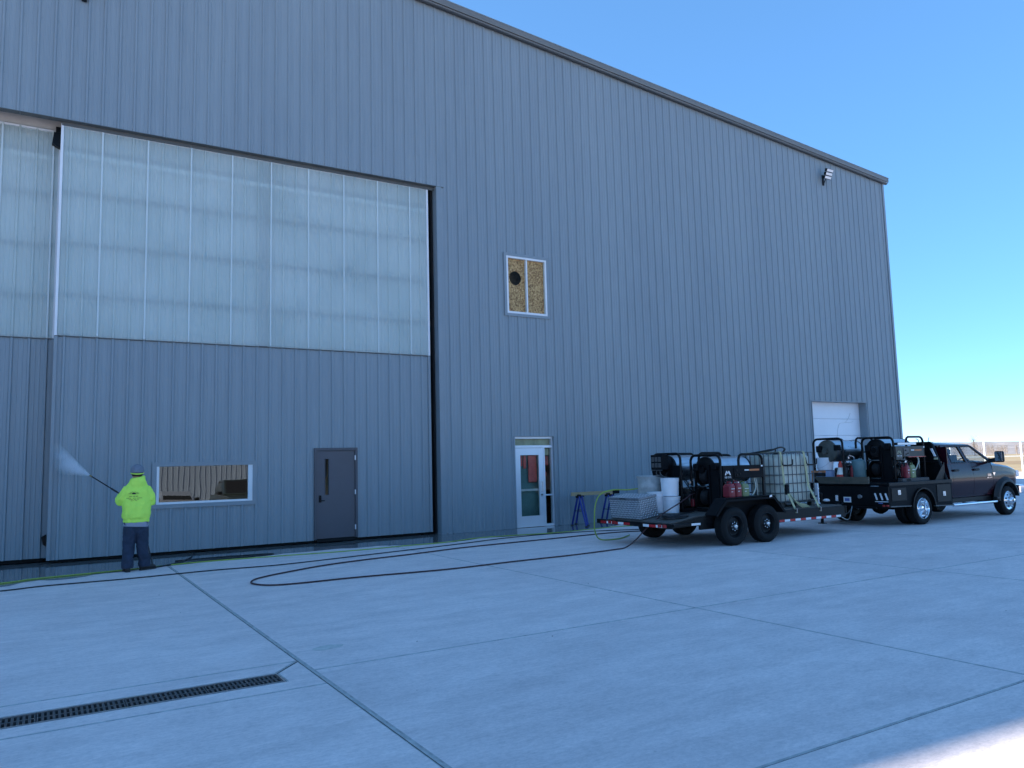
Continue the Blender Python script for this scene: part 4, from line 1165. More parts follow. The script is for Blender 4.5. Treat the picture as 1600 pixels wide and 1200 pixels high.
# ------------------------------------------------------------------ hot water pressure washers
def washer(name, label, X, Y, Z, panel, lightbar, burner, H=1.17, panel_on=True, reels=True):
    t = thing(name, label, 'pressure washer', (X, Y, Z), 0, 'hot water pressure washers')
    Lw, Wd = 1.24, .84
    def hoop_y(x):
        r = .13; pts = [(x, 0, .02), (x, 0, H-r)]
        pts += [(x, r-r*math.cos(a), H-r+r*math.sin(a)) for a in [PI/2*k/5 for k in range(1, 6)]]
        pts += [(x, Wd-r+r*math.sin(a), H-r+r*math.cos(a)) for a in [PI/2*k/5 for k in range(0, 6)]] + [(x, Wd, .02)]
        return pts
    b = MB(); b.tube(hoop_y(0), .027, 10); b.build('roll_hoop', 'black_paint', t)
    b = MB(); r = .14
    for y in (0, Wd):
        b.tube([(Lw, y, .02), (Lw, y, H-r)] + [(Lw-r+r*math.cos(a), y, H-r+r*math.sin(a)) for a in [PI/2*k/5 for k in range(1, 6)]] + [(.62, y, H), (.56, y, H-.03), (.53, y, H-.12), (.53, y, H-.26)], .027, 10)
    b.tube([(Lw, 0, H-.35), (Lw, Wd, H-.35)], .02, 8)
    b.build('side_hoop', 'black_paint', t)
    b = MB()
    for y in (0, Wd): b.box(-.03, Lw+.03, y-.03, y+.03, 0, .07, .006)
    for x in (0.0, .6, Lw): b.box(x-.03, x+.03, .03, Wd-.03, .003, .06)
    b.box(.02, Lw-.02, .03, Wd-.03, .061, .068); b.build('skid_base', 'black_powder', t)
    # heating coil drum: polished wrap, end caps
    cz, cy, R = H-.31, .52, .275
    b = MB(); b.lathe([(R, .10), (R, Lw-.06)], (0, cy, cz), 'x', 32, False); b.build('coil_drum', 'brushed_steel', t)
    em = 'drum_olive' if burner == 'olive' else 'black_paint'
    b = MB(); b.lathe([(R+.006, .085), (R+.008, .125), (R, .13)], (0, cy, cz), 'x', 32, False); b.lathe([(.07, -.02), (.07, .05), (R-.05, .06), (R+.002, .09), (R+.006, .088)], (0, cy, cz), 'x', 32, False); b.lathe([(0, -.021), (.07, -.020)], (0, cy, cz), 'x', 32, False); b.build('drum_end', em, t)
    b = MB(); b.lathe([(R, Lw-.09), (R+.008, Lw-.085), (R+.008, Lw-.055), (R-.04, Lw-.03), (0, Lw-.03)], (0, cy, cz), 'x', 32, False); b.build('drum_end', em, t)
    if burner == 'box':
        b = MB(); b.box(-.24, -.06, .30, .66, H-.33, H-.01, .012); b.lathe([(.19, -.06), (.19, .06)], (0, .50, H-.20), 'x', 24); b.lathe([(.11, -.20), (.11, .02)], (0, .56, H-.36), 'x', 20)
        bb_ = b.build('burner', 'black_powder', t)
        b = MB(); 
        for k in range(3): b.box(-.247, -.241, .33+.105*k, .33+.105*k+.085, H-.28, H-.19, .004); b.box(-.247, -.241, .33+.105*k, .33+.105*k+.085, H-.16, H-.06, .004)
        b.box(-.246, -.24, .30, .66, H-.345, H-.332); b.build('burner_cover', 'engine_grey', bb_)
        b = MB(); b.tube(smooth_path([(-.2, .42, H-.34), (-.22, .36, H-.44), (-.1, .30, H-.52), (.05, .28, H-.6)]), .012, 6); b.tube(smooth_path([(-.2, .52, H-.34), (-.24, .48, H-.42), (-.2, .40, H-.46), (-.05, .3, H-.5)]), .009, 6); b.build('fuel_line', 'engine_grey', bb_)
    else:
        b = MB(); b.box(-.06, .05, .60, .74, H-.33, H-.17, .02); b.box(-.03, .09, .10, .24, H-.30, H-.16, .012); b.build('burner', 'black_powder', t)
    # hose reels, one above the other behind the near hoop leg
    for z0 in ((.30, .74) if reels else ()):
        b = MB(); cx, r0 = .17, .055
        for k in range(7):
            yv = .42+.035*k
            for rr in (.10, .135, .165):
                if rr == .165 and k in (0, 6): continue
                b.tube([(cx+rr*math.cos(2*PI*q/22+.2*k), yv, z0+rr*math.sin(2*PI*q/22+.2*k)) for q in range(22)], .017, 6, closed=True)
        rl = b.build('hose_coil', 'black_hose', t)
        b = MB(); b.lathe([(.205, .372), (.21, .380), (.205, .388), (.05, .386)], (cx, 0, z0), 'y', 28, False); b.lathe([(.205, .672), (.21, .680), (.205, .688), (.05, .686)], (cx, 0, z0), 'y', 28, False); b.lathe([(.05, .30), (.05, .74)], (cx, 0, z0), 'y', 12); b.build('reel_flange', 'black_powder', rl)
        b = MB(); b.tube([(cx, .30, z0), (cx-.01, .22, z0), (cx+.07, .215, z0-.02), (cx+.10, .21, z0+.09)], .010, 6); b.tube([(cx-.02, .22, z0-.02), (cx-.05, .215, z0-.08), (cx-.04, .15, z0-.10)], .012, 6); b.build('reel_crank', 'brushed_steel', rl)
        b = MB(); b.box(cx-.06, cx+.06, .20, .30, z0+.06, z0+.20, .01); b.box(cx-.05, cx+.05, .26, .36, z0-.24, z0-.05, .01); b.build('reel_bearing', 'black_powder', rl)
        b = MB(); b.box(cx-.075, cx-.0605, .215, .285, z0+.10, z0+.175, .003); b.box(cx-.073, cx-.0605, .225, .275, z0+.065, z0+.08); b.build('warning_label', 'print_white', rl)
        b = MB(); b.box(-.005, .012, .40, .72, z0-.225, z0-.205); b.build('reel_bar', 'brushed_steel', rl)
    b = MB(); b.box(.02, .06, .33, .37, .07, H-.2); b.box(.02, .06, .73, .77, .07, H-.2); b.box(.02, .10, .37, .73, .50, .54); b.box(.05, .09, .10, .33, .07, H-.25)
    if reels: b.build('reel_stand', 'black_powder', t)
    # engine and pump
    b = MB(); b.box(.42, .80, .22, .60, .09, .36, .03); b.lathe([(.15, .0), (.16, .02), (.16, .10), (.12, .13)], (.60, .40, .36), 'z', 18)
    for k in range(7): b.box(.44, .78, .196, .222, .11+.034*k, .125+.034*k)
    b.box(.84, 1.02, .25, .55, .09, .27, .02)
    b.build('engine', 'engine_grey', t)
    b = MB(); b.lathe([(.06, .0), (.065, .01), (.065, .17), (.04, .19)], (.70, .16, .33), 'z', 14); b.box(.46, .6, .14, .23, .33, .43, .015); b.tube(smooth_path([(.5, .2, .3), (.4, .12, .26), (.38, .14, .15), (.5, .2, .12)]), .014, 6); b.build('pump', 'black_plastic', t)
    b = MB(); b.tube(smooth_path([(1.02, .06, H-.46), (1.03, .02, .50), (.96, .01, .38), (.86, .0, .29), (.80, .01, .22)]), .014, 8); b.tube(smooth_path([(1.10, .08, H-.46), (1.12, .06, .5), (1.14, .08, .3)]), .011, 8); b.build('clear_hose', 'poly_tank', t)
    b = MB(); b.tube(smooth_path([(.30, .12, .55), (.42, .02, .52), (.46, .04, .62), (.36, .1, .66)]), .010, 6); b.tube(smooth_path([(.22, .3, .5), (.32, .06, .47), (.40, .10, .40)]), .008, 6); b.tube(smooth_path([(.42, .2, .40), (.52, .08, .46), (.62, .10, .52), (.72, .16, .50)]), .009, 6); b.build('wiring', 'galvanised', t)
    b = MB(); b.box(.86, 1.03, .05, .22, .07, .25, .01); b.box(1.06, 1.20, .08, .30, .07, .30, .015); b.build('battery', 'black_plastic', t)
    b = MB(); b.lathe([(.05, .02), (.055, .04), (.055, .30), (.025, .34), (.02, .38)], (.94, .62, .07), 'z', 12); b.build('filter_bowl', 'engine_grey', t)
    b = MB(); rg = random.Random(int(X*10))
    for k in range(6):
        p0 = Vector((rg.uniform(.08, .5), rg.uniform(.02, .2), rg.uniform(.35, H-.4))); p3 = Vector((rg.uniform(.4, 1.1), rg.uniform(.02, .35), rg.uniform(.2, .6)))
        b.tube(smooth_path([p0, p0.lerp(p3, .35)+Vector((0, -.06, -.12)), p0.lerp(p3, .7)+Vector((.03, -.04, .08)), p3], 5), rg.uniform(.006, .011), 5)
    b.build('pressure_hose', 'black_hose', t)
    b = MB()
    for k in range(5): b.box(.44+.07*k, .475+.07*k, .17, .2, .30+.02*(k % 3), .36+.03*(k % 2), .004)
    b.lathe([(.028, 0), (.03, .02), (.03, .05), (.01, .055)], (.34, .10, .58), 'z', 10); b.lathe([(.035, .0), (.035, .012), (0, .013)], (.62, .1, H-.6), 'y', 12)
    b.build('fittings', 'brushed_steel', t)
    b = MB(); b.lathe([(.035, 0), (.038, .02), (.038, .24), (.02, .26), (.02, .31), (0, .31)], (.33, .02, .10), 'z', 12) if not reels or lightbar else b.box(.33, .39, .02, .10, .10, .26, .01)
    b.build('extinguisher', 'jug_red', t)
    # control panel along the near side
    if panel_on:
        b = MB(); b.box(.03, Lw-.03, -.034, .10, H-.49, H-.225, .008); b.box(.03, .30, -.036, .05, H-.56, H-.46, .006); cp = b.build('control_panel', panel, t)
        b = MB(); b.box(.34, .56, -.050, -.035, H-.47, H-.27, .006); b.build('gauge_plate', 'engine_grey' if panel == 'panel_olive' else 'black_powder', cp)
        b = MB()
        for gx, gz in ((.41, H-.33), (.50, H-.40), (.42, H-.42)): b.lathe([(.018, -.062), (.022, -.05)], (gx, 0, gz), 'y', 12)
        b.build('gauge', 'black_paint', cp)
        # emblem: angular M above three letters
        b = MB(); ex, ez, s = .165, H-.375, .085
        for q in ([(-1, -.5), (-.62, -.5), (-.25, .55), (-.5, .55)], [(-.5, .55), (-.25, .55), (.08, -.2), (-.08, -.2)], [(.5, .55), (.25, .55), (-.08, -.2), (.08, -.2)], [(1, -.5), (.62, -.5), (.25, .55), (.5, .55)]):
            b.prism([(ex+u*s, ez+v*s) for u, v in q], 'y', -.0385, -.0345)
        b.build('emblem', 'interior_cream' if panel == 'panel_olive' else 'aluminium', cp)
        text_part('lettering', 'MI·T·M', .062, (ex, -.036, ez-.092), (PI/2, 0, 0), 'print_white', cp)
        text_part('lettering', 'HOT', .040, (.70, -.036, H-.322), (PI/2, 0, 0), 'print_white', cp) if False else None
        b = MB(); b.box(.66, .79, -.0365, -.0345, H-.338, H-.312); b.build('name_stripe', 'print_white', cp)
        b = MB(); b.box(.80, 1.10, -.0365, -.0345, H-.345, H-.308); b.build('accent_stripe', 'print_orange', cp)
        if panel == 'panel_olive':
            b = MB(); b.box(.52, 1.26, -.0375, -.034, H-.497, H-.482); b.build('accent_stripe', 'reflector_red', cp)
            b = MB(); b.box(1.19, 1.235, -.0375, -.0345, H-.275, H-.235); b.build('warning_label', 'print_white', cp)
        else:
            b = MB(); b.box(1.16, 1.21, -.0375, -.0345, H-.262, H-.232); b.build('warning_label', 'print_white', cp)
    if lightbar:
        b = MB(); b.box(.10, .92, -.03, .05, H-.20, H-.135, .01); lb = b.build('light_bar', 'black_paint', t)
        b = MB(); b.box(.13, .89, -.037, -.0302, H-.193, H-.142, .003); b.build('light_bar_lens', 'lamp_clear', lb)
    return t
washer('pressure_washer', 'black pressure washer with letter M emblem at the front of the trailer beside its wheels', 11.79, 11.31, .592, 'black_powder', False, 'plain')
washer('pressure_washer', 'pressure washer with a square burner box, far side of the trailer', 11.42, 12.07, .592, 'black_powder', False, 'box', 1.22, False)

# ------------------------------------------------------------------ tote tank with cage and straps
tx0, tx1, ty0, ty1 = 13.54, 14.66, 11.31, 12.20
tt_ = thing('tote_tank', 'pale plastic tote tank in a wire cage strapped to the trailer', 'tote tank', ((tx0+tx1)/2, (ty0+ty1)/2, .592))
b = MB()
for x in (tx0, (tx0+tx1)/2-.06, tx1-.12):
    for y in (ty0, (ty0+ty1)/2-.06, ty1-.12): b.box(x, x+.12, y, y+.12, .595, .69, .006)
b.box(tx0-.01, tx1+.01, ty0-.01, ty1+.01, .692, .715, .004)
for y in (ty0, (ty0+ty1)/2-.06, ty1-.12): b.box(tx0, tx1, y+.002, y+.118, .594, .61)
bw(b, 'pallet', 'pallet_black', tt_)
b = MB(); m_ = .028; n = 9; rings = []
def rrect(x0, x1, y0, y1, z, r, q=5):
    out = []
    for cx, cy, a0 in ((x1-r, y1-r, 0), (x0+r, y1-r, PI/2), (x0+r, y0+r, PI), (x1-r, y0+r, 1.5*PI)):
        out += [(cx+r*math.cos(a0+PI/2*k/q), cy+r*math.sin(a0+PI/2*k/q), z) for k in range(q+1)]
    return out
b.smooth = True
for z, ins in ((.718, .05), (.735, .035), (.78, .028), (.95, .024), (1.0, .030), (1.05, .024), (1.25, .022), (1.3, .028), (1.35, .022), (1.60, .026), (1.68, .034), (1.725, .07), (1.74, .13)):
    rings.append(rrect(tx0+ins, tx1-ins, ty0+ins, ty1-ins, z, .10))
b.loft(rings); b.smooth = False
bw(b, 'bladder', 'poly_tank', tt_)
b = MB(); b.lathe([(.12, 1.735), (.12, 1.775), (.10, 1.785), (0, 1.785)], ((tx0+tx1)/2, (ty0+ty1)/2, 0), 'z', 20); bw(b, 'lid', 'black_plastic', tt_)
def bar(p, q, r=.0105): 
    b = MB(); b.tube([p, q], r, 6); return bw(b, 'cage_bar', 'cage_steel', tt_)
for z in (.73, .91, 1.11, 1.30, 1.49, 1.775):
    for p, q in (((tx0, ty0), (tx1, ty0)), ((tx1, ty0), (tx1, ty1)), ((tx1, ty1), (tx0, ty1)), ((tx0, ty1), (tx0, ty0))): bar((*p, z), (*q, z), .011)
nx_ = 8
for k in range(nx_+1):
    x = tx0+(tx1-tx0)*k/nx_; bar((x, ty0-.010, .70), (x, ty0-.010, 1.78)); bar((x, ty1+.010, .70), (x, ty1+.010, 1.78))
for k in range(1, 7):
    y = ty0+(ty1-ty0)*k/7; bar((tx0-.010, y, .70), (tx0-.010, y, 1.78)); bar((tx1+.010, y, .70), (tx1+.010, y, 1.78))
for x in ((tx0*2+tx1)/3, (tx0+2*tx1)/3): bar((x, ty0, 1.787), (x, ty1, 1.787), .013)
for xh in (13.62, 14.42):
    b = MB(); b.tube(smooth_path([(xh, ty0-.012, 1.66), (xh, ty0-.04, 1.53), (xh+.06, ty0-.06, 1.505), (xh+.26, ty0-.07, 1.512), (xh+.29, ty0-.07, 1.54), (xh+.295, ty0-.07, 1.63)], 4), .013, 6); bw(b, 'hose_hook', 'black_paint', tt_)
b = MB(); b.tube(smooth_path([(13.62, 11.9, 1.79), (13.75, 11.7, 1.83), (13.98, 11.6, 1.90), (14.2, 11.66, 1.86), (14.3, 11.8, 1.80)]), .018, 8); b.tube(smooth_path([(13.5, 12.05, 1.78), (13.6, 11.8, 1.82), (13.9, 11.7, 1.86), (14.1, 11.85, 1.80)]), .016, 8); bw(b, 'fill_hose', 'black_hose', tt_)
b = MB(); b.lathe([(.04, 0), (.045, .01), (.045, .10), (.03, .12)], (14.52, 11.27, .76), 'z', 12); b.tube([(14.45, 11.24, .80), (14.62, 11.22, .81)], .018, 8); bw(b, 'drain_valve', 'black_plastic', tt_)
def strap(name, label, xt, xb, grp):
    s_ = thing(name, label, 'strap', (xt, ty0-.02, .6), 0, grp)
    path = [Vector((xb, 11.005, .50)), Vector((xb-(xb-xt)*.15, 11.10, .72)), Vector((xt+(xb-xt)*.5, ty0-.055, 1.05)), Vector((xt+.01, ty0-.03, 1.6)), Vector((xt, ty0-.016, 1.79)), Vector((xt, ty0+.02, 1.805)), Vector((xt, (ty0+ty1)/2, 1.80)), Vector((xt, ty1, 1.802)), Vector((xt, ty1+.03, 1.78)), Vector((xb, 12.96, .55))]
    b = MB(); w = Vector((.031, 0, 0)); rr = []
    for p, q in zip(path, path[1:]):
        d = (q-p).normalized(); nn = w.cross(d).normalized()*.0025
        r0 = b.ring([p-w-nn, p+w-nn, p+w+nn, p-w+nn]); r1 = b.ring([q-w-nn, q+w-nn, q+w+nn, q-w+nn]); b.bridge(r0, r1); b.face(r0); b.face(r1)
    bw(b, 'webbing', 'strap_yellow', s_)
    b = MB(); b.tube([(xb, 11.0, .50), (xb, 10.995, .585), (xb, 11.05, .60)], .012, 6); bw(b, 'strap_hook', 'galvanised', s_)
    return s_, path
s1, pth = strap('ratchet_strap', 'yellow ratchet strap with the buckle near the left end of the tote', 13.60, 13.66, 'straps over the tote tank')
b = MB(); c = pth[1].lerp(pth[2], .85); b.box(c.x-.045, c.x+.045, c.y-.05, c.y-.005, c.z-.12, c.z+.10, .01); b.tube([(c.x-.05, c.y-.04, c.z+.06), (c.x+.05, c.y-.04, c.z+.06)], .016, 8); b.tube([(c.x-.05, c.y-.04, c.z-.09), (c.x+.05, c.y-.04, c.z-.09)], .013, 8); bw(b, 'ratchet', 'black_powder', s1)
b = MB(); 
for k in range(5): b.tube(smooth_path([(c.x+.01, c.y-.03, c.z-.05), (c.x+.12+.03*k, c.y-.06, c.z-.18-.03*k), (c.x+.22+.05*k, 11.10, .66), (c.x+.30+.055*k, 11.06, .60)], 4), .010, 5)
bw(b, 'loose_tail', 'strap_yellow', s1)
strap('ratchet_strap', 'plain yellow strap near the right end of the tote', 14.36, 14.44, 'straps over the tote tank')

# ------------------------------------------------------------------ smaller load on the trailer
ang = math.atan2(.097, .712)
bx = thing('toolbox', 'silver diamond plate toolbox on the rear corner of the trailer', 'toolbox', (10.20, 11.95, .50))
b = MB(); b.box(0, .46, 0, .95, .012, .40, .006); tb_ = b.build('box_body', 'diamond_plate', bx)
b = MB(); b.box(-.012, .472, -.012, .962, .402, .445, .008); b.build('box_lid', 'diamond_plate', bx)
b = MB(); rng = random.Random(5)
def lozenge(b, c, u, v, n, a):
    du = (u*math.cos(a)+v*math.sin(a)); dv = (v*math.cos(a)-u*math.sin(a))
    p = [c+du*.021, c+dv*.008, c-du*.021, c-dv*.008]; q = c+n*.007
    i = len(b.v); b.v += [tuple(k) for k in p]+[tuple(q)]
    for k in range(4): b.face((i+k, i+(k+1) % 4, i+4))
X_, Y_, Z_ = Vector((1, 0, 0)), Vector((0, 1, 0)), Vector((0, 0, 1))
for i in range(21):
    for j in range(9):
        lozenge(b, Vector((-.0005, .03+.0445*i, .04+.0425*j)), Y_, Z_, -X_, PI/4 if (i+j) % 2 else -PI/4)
    for j in range(10): lozenge(b, Vector((.02+.046*j, .03+.0445*i, .4455)), X_, Y_, Z_, PI/4 if (i+j) % 2 else -PI/4)
for i in range(10):
    for j in range(9): lozenge(b, Vector((.02+.046*i, -.0005, .04+.0425*j)), X_, Z_, -Y_, PI/4 if (i+j) % 2 else -PI/4)
tag(b.build('raised_tread', 'tread_bright', bx), kind='stuff')
b = MB(); b.tube([(-.012, .40, .42), (-.04, .40, .43), (-.04, .55, .43), (-.012, .55, .42)], .008, 6); b.build('lid_handle', 'black_paint', bx)
bx.rotation_euler = (0, -ang, 0)

def bucket(name, label, x, y, z, h, r0, r1, mats, grp=None, bail=None, lid=False, cat='bucket'):
    t = thing(name, label, cat, (x, y, z), 0, grp)
    b = MB(); b.lathe([(r0*.9, 0), (r0, .008), (r0+(r1-r0)*.82, h*.80), (r1+.006, h*.805), (r1+.006, h*.83), (r1-.001, h*.835), (r1+.001, h*.90), (r1+.007, h*.905), (r1+.007, h*.925), (r1, h*.93), (r1+.004, h*.985), (r1+.008, h), (r1-.004, h), (r1-.008, h*.9), (r0-.006, .02), (0, .02)], (0, 0, 0), 'z', 28, False)
    b.build('pail', mats, t)
    if lid:
        b = MB(); b.lathe([(r1+.012, h-.012), (r1+.012, h+.006), (r1-.01, h+.006), (r1-.014, h), (0, h)], (0, 0, 0), 'z', 28, False); b.build('lid', mats, t)
    if bail:
        b = MB(); q = [(0, r1*1.03*math.cos(PI*k/12), h*.86+bail*r1*1.02*math.sin(PI*k/12)) for k in range(13)]
        q = [((-.35*abs(z_-h*.86) if bail < 0 else 0)-(.0 if bail > 0 else r1*.98*math.sin(PI*k/12)), y_, z_) for k, (x_, y_, z_) in enumerate(q)]
        b.tube(q, .004, 5); b.build('bail_handle', 'galvanised', t)
    return t
bucket('bucket', 'white bucket without lid in front of the stacked pair on the trailer', 10.98, 12.37, .592, .43, .155, .178, 'bucket_white', 'white buckets on the trailer', None, True)
bucket('bucket', 'lower white bucket of the stack beside the hose reel frame', 11.16, 12.12, .592, .335, .155, .18, 'bucket_white', 'white buckets on the trailer', None, True)
bucket('bucket', 'upper white bucket of the stack beside the hose reel frame', 11.16, 12.14, .94, .37, .172, .188, 'bucket_white', 'white buckets on the trailer')
b_ = thing('drum', 'chalky grey plastic drum behind the white buckets', 'drum', (11.22, 12.82, .592))
b = MB(); b.lathe([(.24, 0), (.262, .02), (.268, .25), (.274, .27), (.268, .29), (.268, .50), (.274, .52), (.268, .54), (.268, .70), (.280, .72), (.284, .765), (.27, .77), (.255, .745), (0, .745)], (0, 0, 0), 'z', 32, False); b.build('drum_body', 'drum_grey', b_)
b = MB(); b.tube([(.28*math.cos(2*PI*k/32), .28*math.sin(2*PI*k/32), .748) for k in range(32)], .010, 6, closed=True); b.build('rim_ring', 'galvanised', b_)
def jerry(name, label, x, y, z, mname, w=.17, d=.22, h=.29):
    t = thing(name, label, 'fuel can', (x, y, z), 0, 'fuel cans by the pressure washers')
    b = MB(); b.smooth = False
    b.loft([rrect(-w/2, w/2, -d/2, d/2, 0.004, .03, 3), rrect(-w/2-.004, w/2+.004, -d/2-.004, d/2+.004, .02, .035, 3), rrect(-w/2-.004, w/2+.004, -d/2-.004, d/2+.004, h*.72, .035, 3), rrect(-w/2+.015, w/2-.015, -d/2+.01, d/2-.04, h*.9, .03, 3), rrect(-w/2+.04, w/2-.04, -d/2+.03, d/2-.08, h*.93, .02, 3)]); b.build('can_body', mname, t)
    b = MB(); b.box(-w*.32, w*.32, -d/2-.009, -d/2-.0045, h*.15, h*.55, .003); b.build('pressed_panel', mname, t)
    b = MB(); b.tube([(0, -d*.25, h*.90), (0, -d*.22, h*1.04), (0, d*.15, h*1.06), (0, d*.26, h*.88)], .014, 8); b.build('carry_handle', mname, t)
    b = MB(); b.lathe([(.026, 0), (.026, .035), (.018, .04), (.012, .09), (0, .092)], (0, d*.30, h*.86), 'z', 12); b.build('spout_cap', 'black_plastic', t)
    b = MB(); b.box(-w*.30, w*.30, -d/2-.0115, -d/2-.0095, h*.56, h*.60); b.box(-w*.30, -w*.02, -d/2-.0112, -d/2-.0095, h*.36, h*.40); b.build('label_print', 'print_white', t)
    return t
jerry('fuel_can', 'red fuel can behind the hoop leg, left of the green can on the trailer', 11.80, 11.12, .91, 'jug_red', .16, .2, .29)
jerry('fuel_can', 'red fuel can with white print right beside the green can on the trailer', 11.99, 11.12, .91, 'jug_red', .15, .2, .30)
jerry('fuel_can', 'olive green fuel can above the trailer fender', 12.19, 11.12, .91, 'jug_green', .19, .2, .28)
b_ = thing('can_shelf', 'black fender shelf carrying the fuel cans', 'shelf', (12.0, 11.12, .85))
bpy.data.objects.remove(b_)
b = MB(); b.box(11.66, 12.98, 11.02, 11.27, .885, .908, .004); b.box(11.70, 11.74, 11.03, 11.06, .59, .884); b.box(12.90, 12.94, 11.03, 11.06, .59, .884); bw(b, 'fender_shelf', 'black_paint', tr)
pp = thing('white_panel', 'narrow white plastic panel standing upright at the front of the trailer', 'panel', (15.28, 11.73, .592))
b = MB(); b.box(-.02, .02, -.055, .055, 0, .47, .008); b.box(-.024, .024, -.06, .06, .33, .36, .004); b.box(-.024, .024, -.06, .06, .10, .13, .004); b.build('panel_sheet', 'bucket_white', pp)
b = MB(); b.box(-.03, .03, -.075, .075, .003, .02, .004); b.build('foot_plate', 'bucket_white', pp)
# ------------------------------------------------------------------ flatbed service truck
tk = thing('flatbed_truck', 'dark plum crew cab dually truck with a black flatbed of washing equipment', 'truck', (19.8, 11.93, 0))
YC = 11.93
for x in (17.95,):
    wheel(tk, x, 10.81, 11.05, .38, .245, 'dish', -1); wheel(tk, x, 11.10, 11.34, .38, .245, 'black', 1)
    wheel(tk, x, 12.82, 13.06, .38, .245, 'dish', 1); wheel(tk, x, 12.53, 12.77, .38, .245, 'black', -1)
wheel(tk, 22.0, 10.88, 11.12, .38, .245, 'front', -1); wheel(tk, 22.0, 12.74, 12.98, .38, .245, 'front', 1)
b = MB()
for y in (11.50, 12.30): b.box(16.75, 22.7, y-.04, y+.04, .52, .74, .01)
b.tube([(17.95, 11.3, .38), (17.95, 12.6, .38)], .06, 10); b.lathe([(.0, -.2), (.14, -.15), (.18, 0), (.14, .15), (0, .2)], (17.95, 11.93, .38), 'x', 14)
b.tube([(18.1, 11.93, .40), (21.2, 11.93, .50)], .045, 8); b.tube([(22.0, 11.1, .38), (22.0, 12.8, .38)], .05, 8); b.box(18.6, 20.4, 12.0, 12.6, .36, .62, .04); b.box(20.2, 22.6, 11.2, 12.66, .42, .56, .03)
b.tube([(16.9, 12.45, .42), (18.0, 12.5, .40)], .05, 8); b.box(16.9, 17.3, 11.2, 12.7, .40, .50, .02)
bw(b, 'chassis', 'black_powder', tk)
# ---- flatbed
b = MB(); b.box(16.665, 19.20, 10.86, 13.0, .955, 1.015, .006); bw(b, 'bed_deck', 'black_paint', tk)
b = MB(); b.box(16.64, 19.22, 10.80, 10.858, .945, 1.028, .008); b.box(16.64, 19.22, 13.002, 13.06, .945, 1.028, .008); bw(b, 'rub_rail', 'black_paint', tk)
b = MB()
def skirt(y0, y1):
    r = .46; cx, cz = 17.95, .40
    pts = [(16.66, .944), (16.66, .50), (16.95, .475), (cx-r*math.cos(math.asin(.075/r)), .475)]
    a0 = PI-math.asin(.075/r); a1 = math.asin(.035/r)
    pts += [(cx+r*math.cos(a0+(a1-a0)*k/14), cz+r*math.sin(a0+(a1-a0)*k/14)) for k in range(1, 15)]
    pts += [(18.43, .43), (19.20, .41), (19.20, .944)]
    b.prism(pts, 'y', y0, y1)
skirt(10.815, 10.85); bw(b, 'bed_skirt', 'black_powder', tk); b = MB(); skirt(13.01, 13.045); bw(b, 'bed_skirt', 'black_powder', tk)
for y, s in ((10.815, -1), (13.045, 1)):
    b = MB(); cx, cz = 17.95, .40; aa = [PI*1.0-.05-(PI-.12)*k/18 for k in range(19)]
    b.prism([(cx+.475*math.cos(a), cz+.475*math.sin(a)) for a in aa]+[(cx+.445*math.cos(a), cz+.445*math.sin(a)) for a in aa[::-1]], 'y', min(y+.002, y+s*.045), max(y+.002, y+s*.045)); bw(b, 'wheel_arch', 'black_paint', tk)
    for (x0, x1, z0, z1) in ((16.72, 17.30, .60, .90), (18.55, 19.14, .50, .92)):
        b = MB(); ya, yb = (y-.012, y-.001) if s < 0 else (y+.001, y+.012); b.box(x0, x1, ya, yb, z0, z1, .008); bd = bw(b, 'toolbox_door', 'black_paint', tk)
        b = MB(); ya, yb = (y-.020, y-.0125) if s < 0 else (y+.0125, y+.020); b.box((x0+x1)/2-.055, (x0+x1)/2+.055, ya, yb, z0+.14, z0+.25, .006); b.lathe([(.022, ya-.006 if s < 0 else yb+.006), (.024, ya if s < 0 else yb)], ((x0+x1)/2, 0, z0+.18), 'y', 12); bw(b, 'paddle_latch', 'brushed_steel', bd)
b = MB(); b.prism([(16.66, .468), (17.46, .452), (17.46, .474), (16.66, .498)], 'y', 10.80, 10.86); b.prism([(18.44, .405), (19.2, .385), (19.2, .408), (18.44, .428)], 'y', 10.80, 10.86); bw(b, 'skirt_lip', 'engine_grey', tk)
b = MB(); b.box(16.63, 16.662, 10.82, 13.04, .47, .943, .006); b.box(16.625, 16.66, 11.15, 12.72, .42, .468, .006); bw(b, 'tail_panel', 'black_paint', tk)
# tail lamps: three slanted bars, strip, plug, plate, markers
for yc_, tl in ((11.14, None), (11.005, None), (10.875, None)):
    b = MB(); x0, x1 = 16.615, 16.629
    pl = [(yc_+.038, .785), (yc_+.002, .785), (yc_-.040, .635), (yc_-.004, .635)]
    pl = [(y, z) for y, z in pl]
    b.prism([(yc_+.040, .775), (yc_+.030, .79), (yc_+.012, .79), (yc_+.004, .78), (yc_-.040, .645), (yc_-.030, .63), (yc_-.012, .63), (yc_-.004, .64)], 'x', x0, x1); bw(b, 'reverse_lamp', 'lamp_clear', tk)
for yc_ in (12.72, 12.86, 12.98):
    b = MB(); b.prism([(yc_+.040, .635), (yc_+.004, .635), (yc_-.040, .785), (yc_-.004, .785)], 'x', 16.615, 16.629); bw(b, 'reverse_lamp', 'lamp_clear', tk)
b = MB(); b.box(16.618, 16.629, 10.84, 11.17, .585, .602, .003); bw(b, 'light_strip', 'lamp_clear', tk)
b = MB(); b.box(16.620, 16.629, 10.98, 11.09, .545, .57, .003); bw(b, 'blue_badge', 'print_blue', tk)
b = MB(); b.lathe([(.05, 16.628), (.048, 16.60), (.03, 16.598), (.028, 16.615), (0, 16.615)], (0, 11.56, .70), 'x', 16); b.box(16.62, 16.628, 11.50, 11.62, .675, .725, .003); bw(b, 'trailer_plug', 'galvanised', tk)
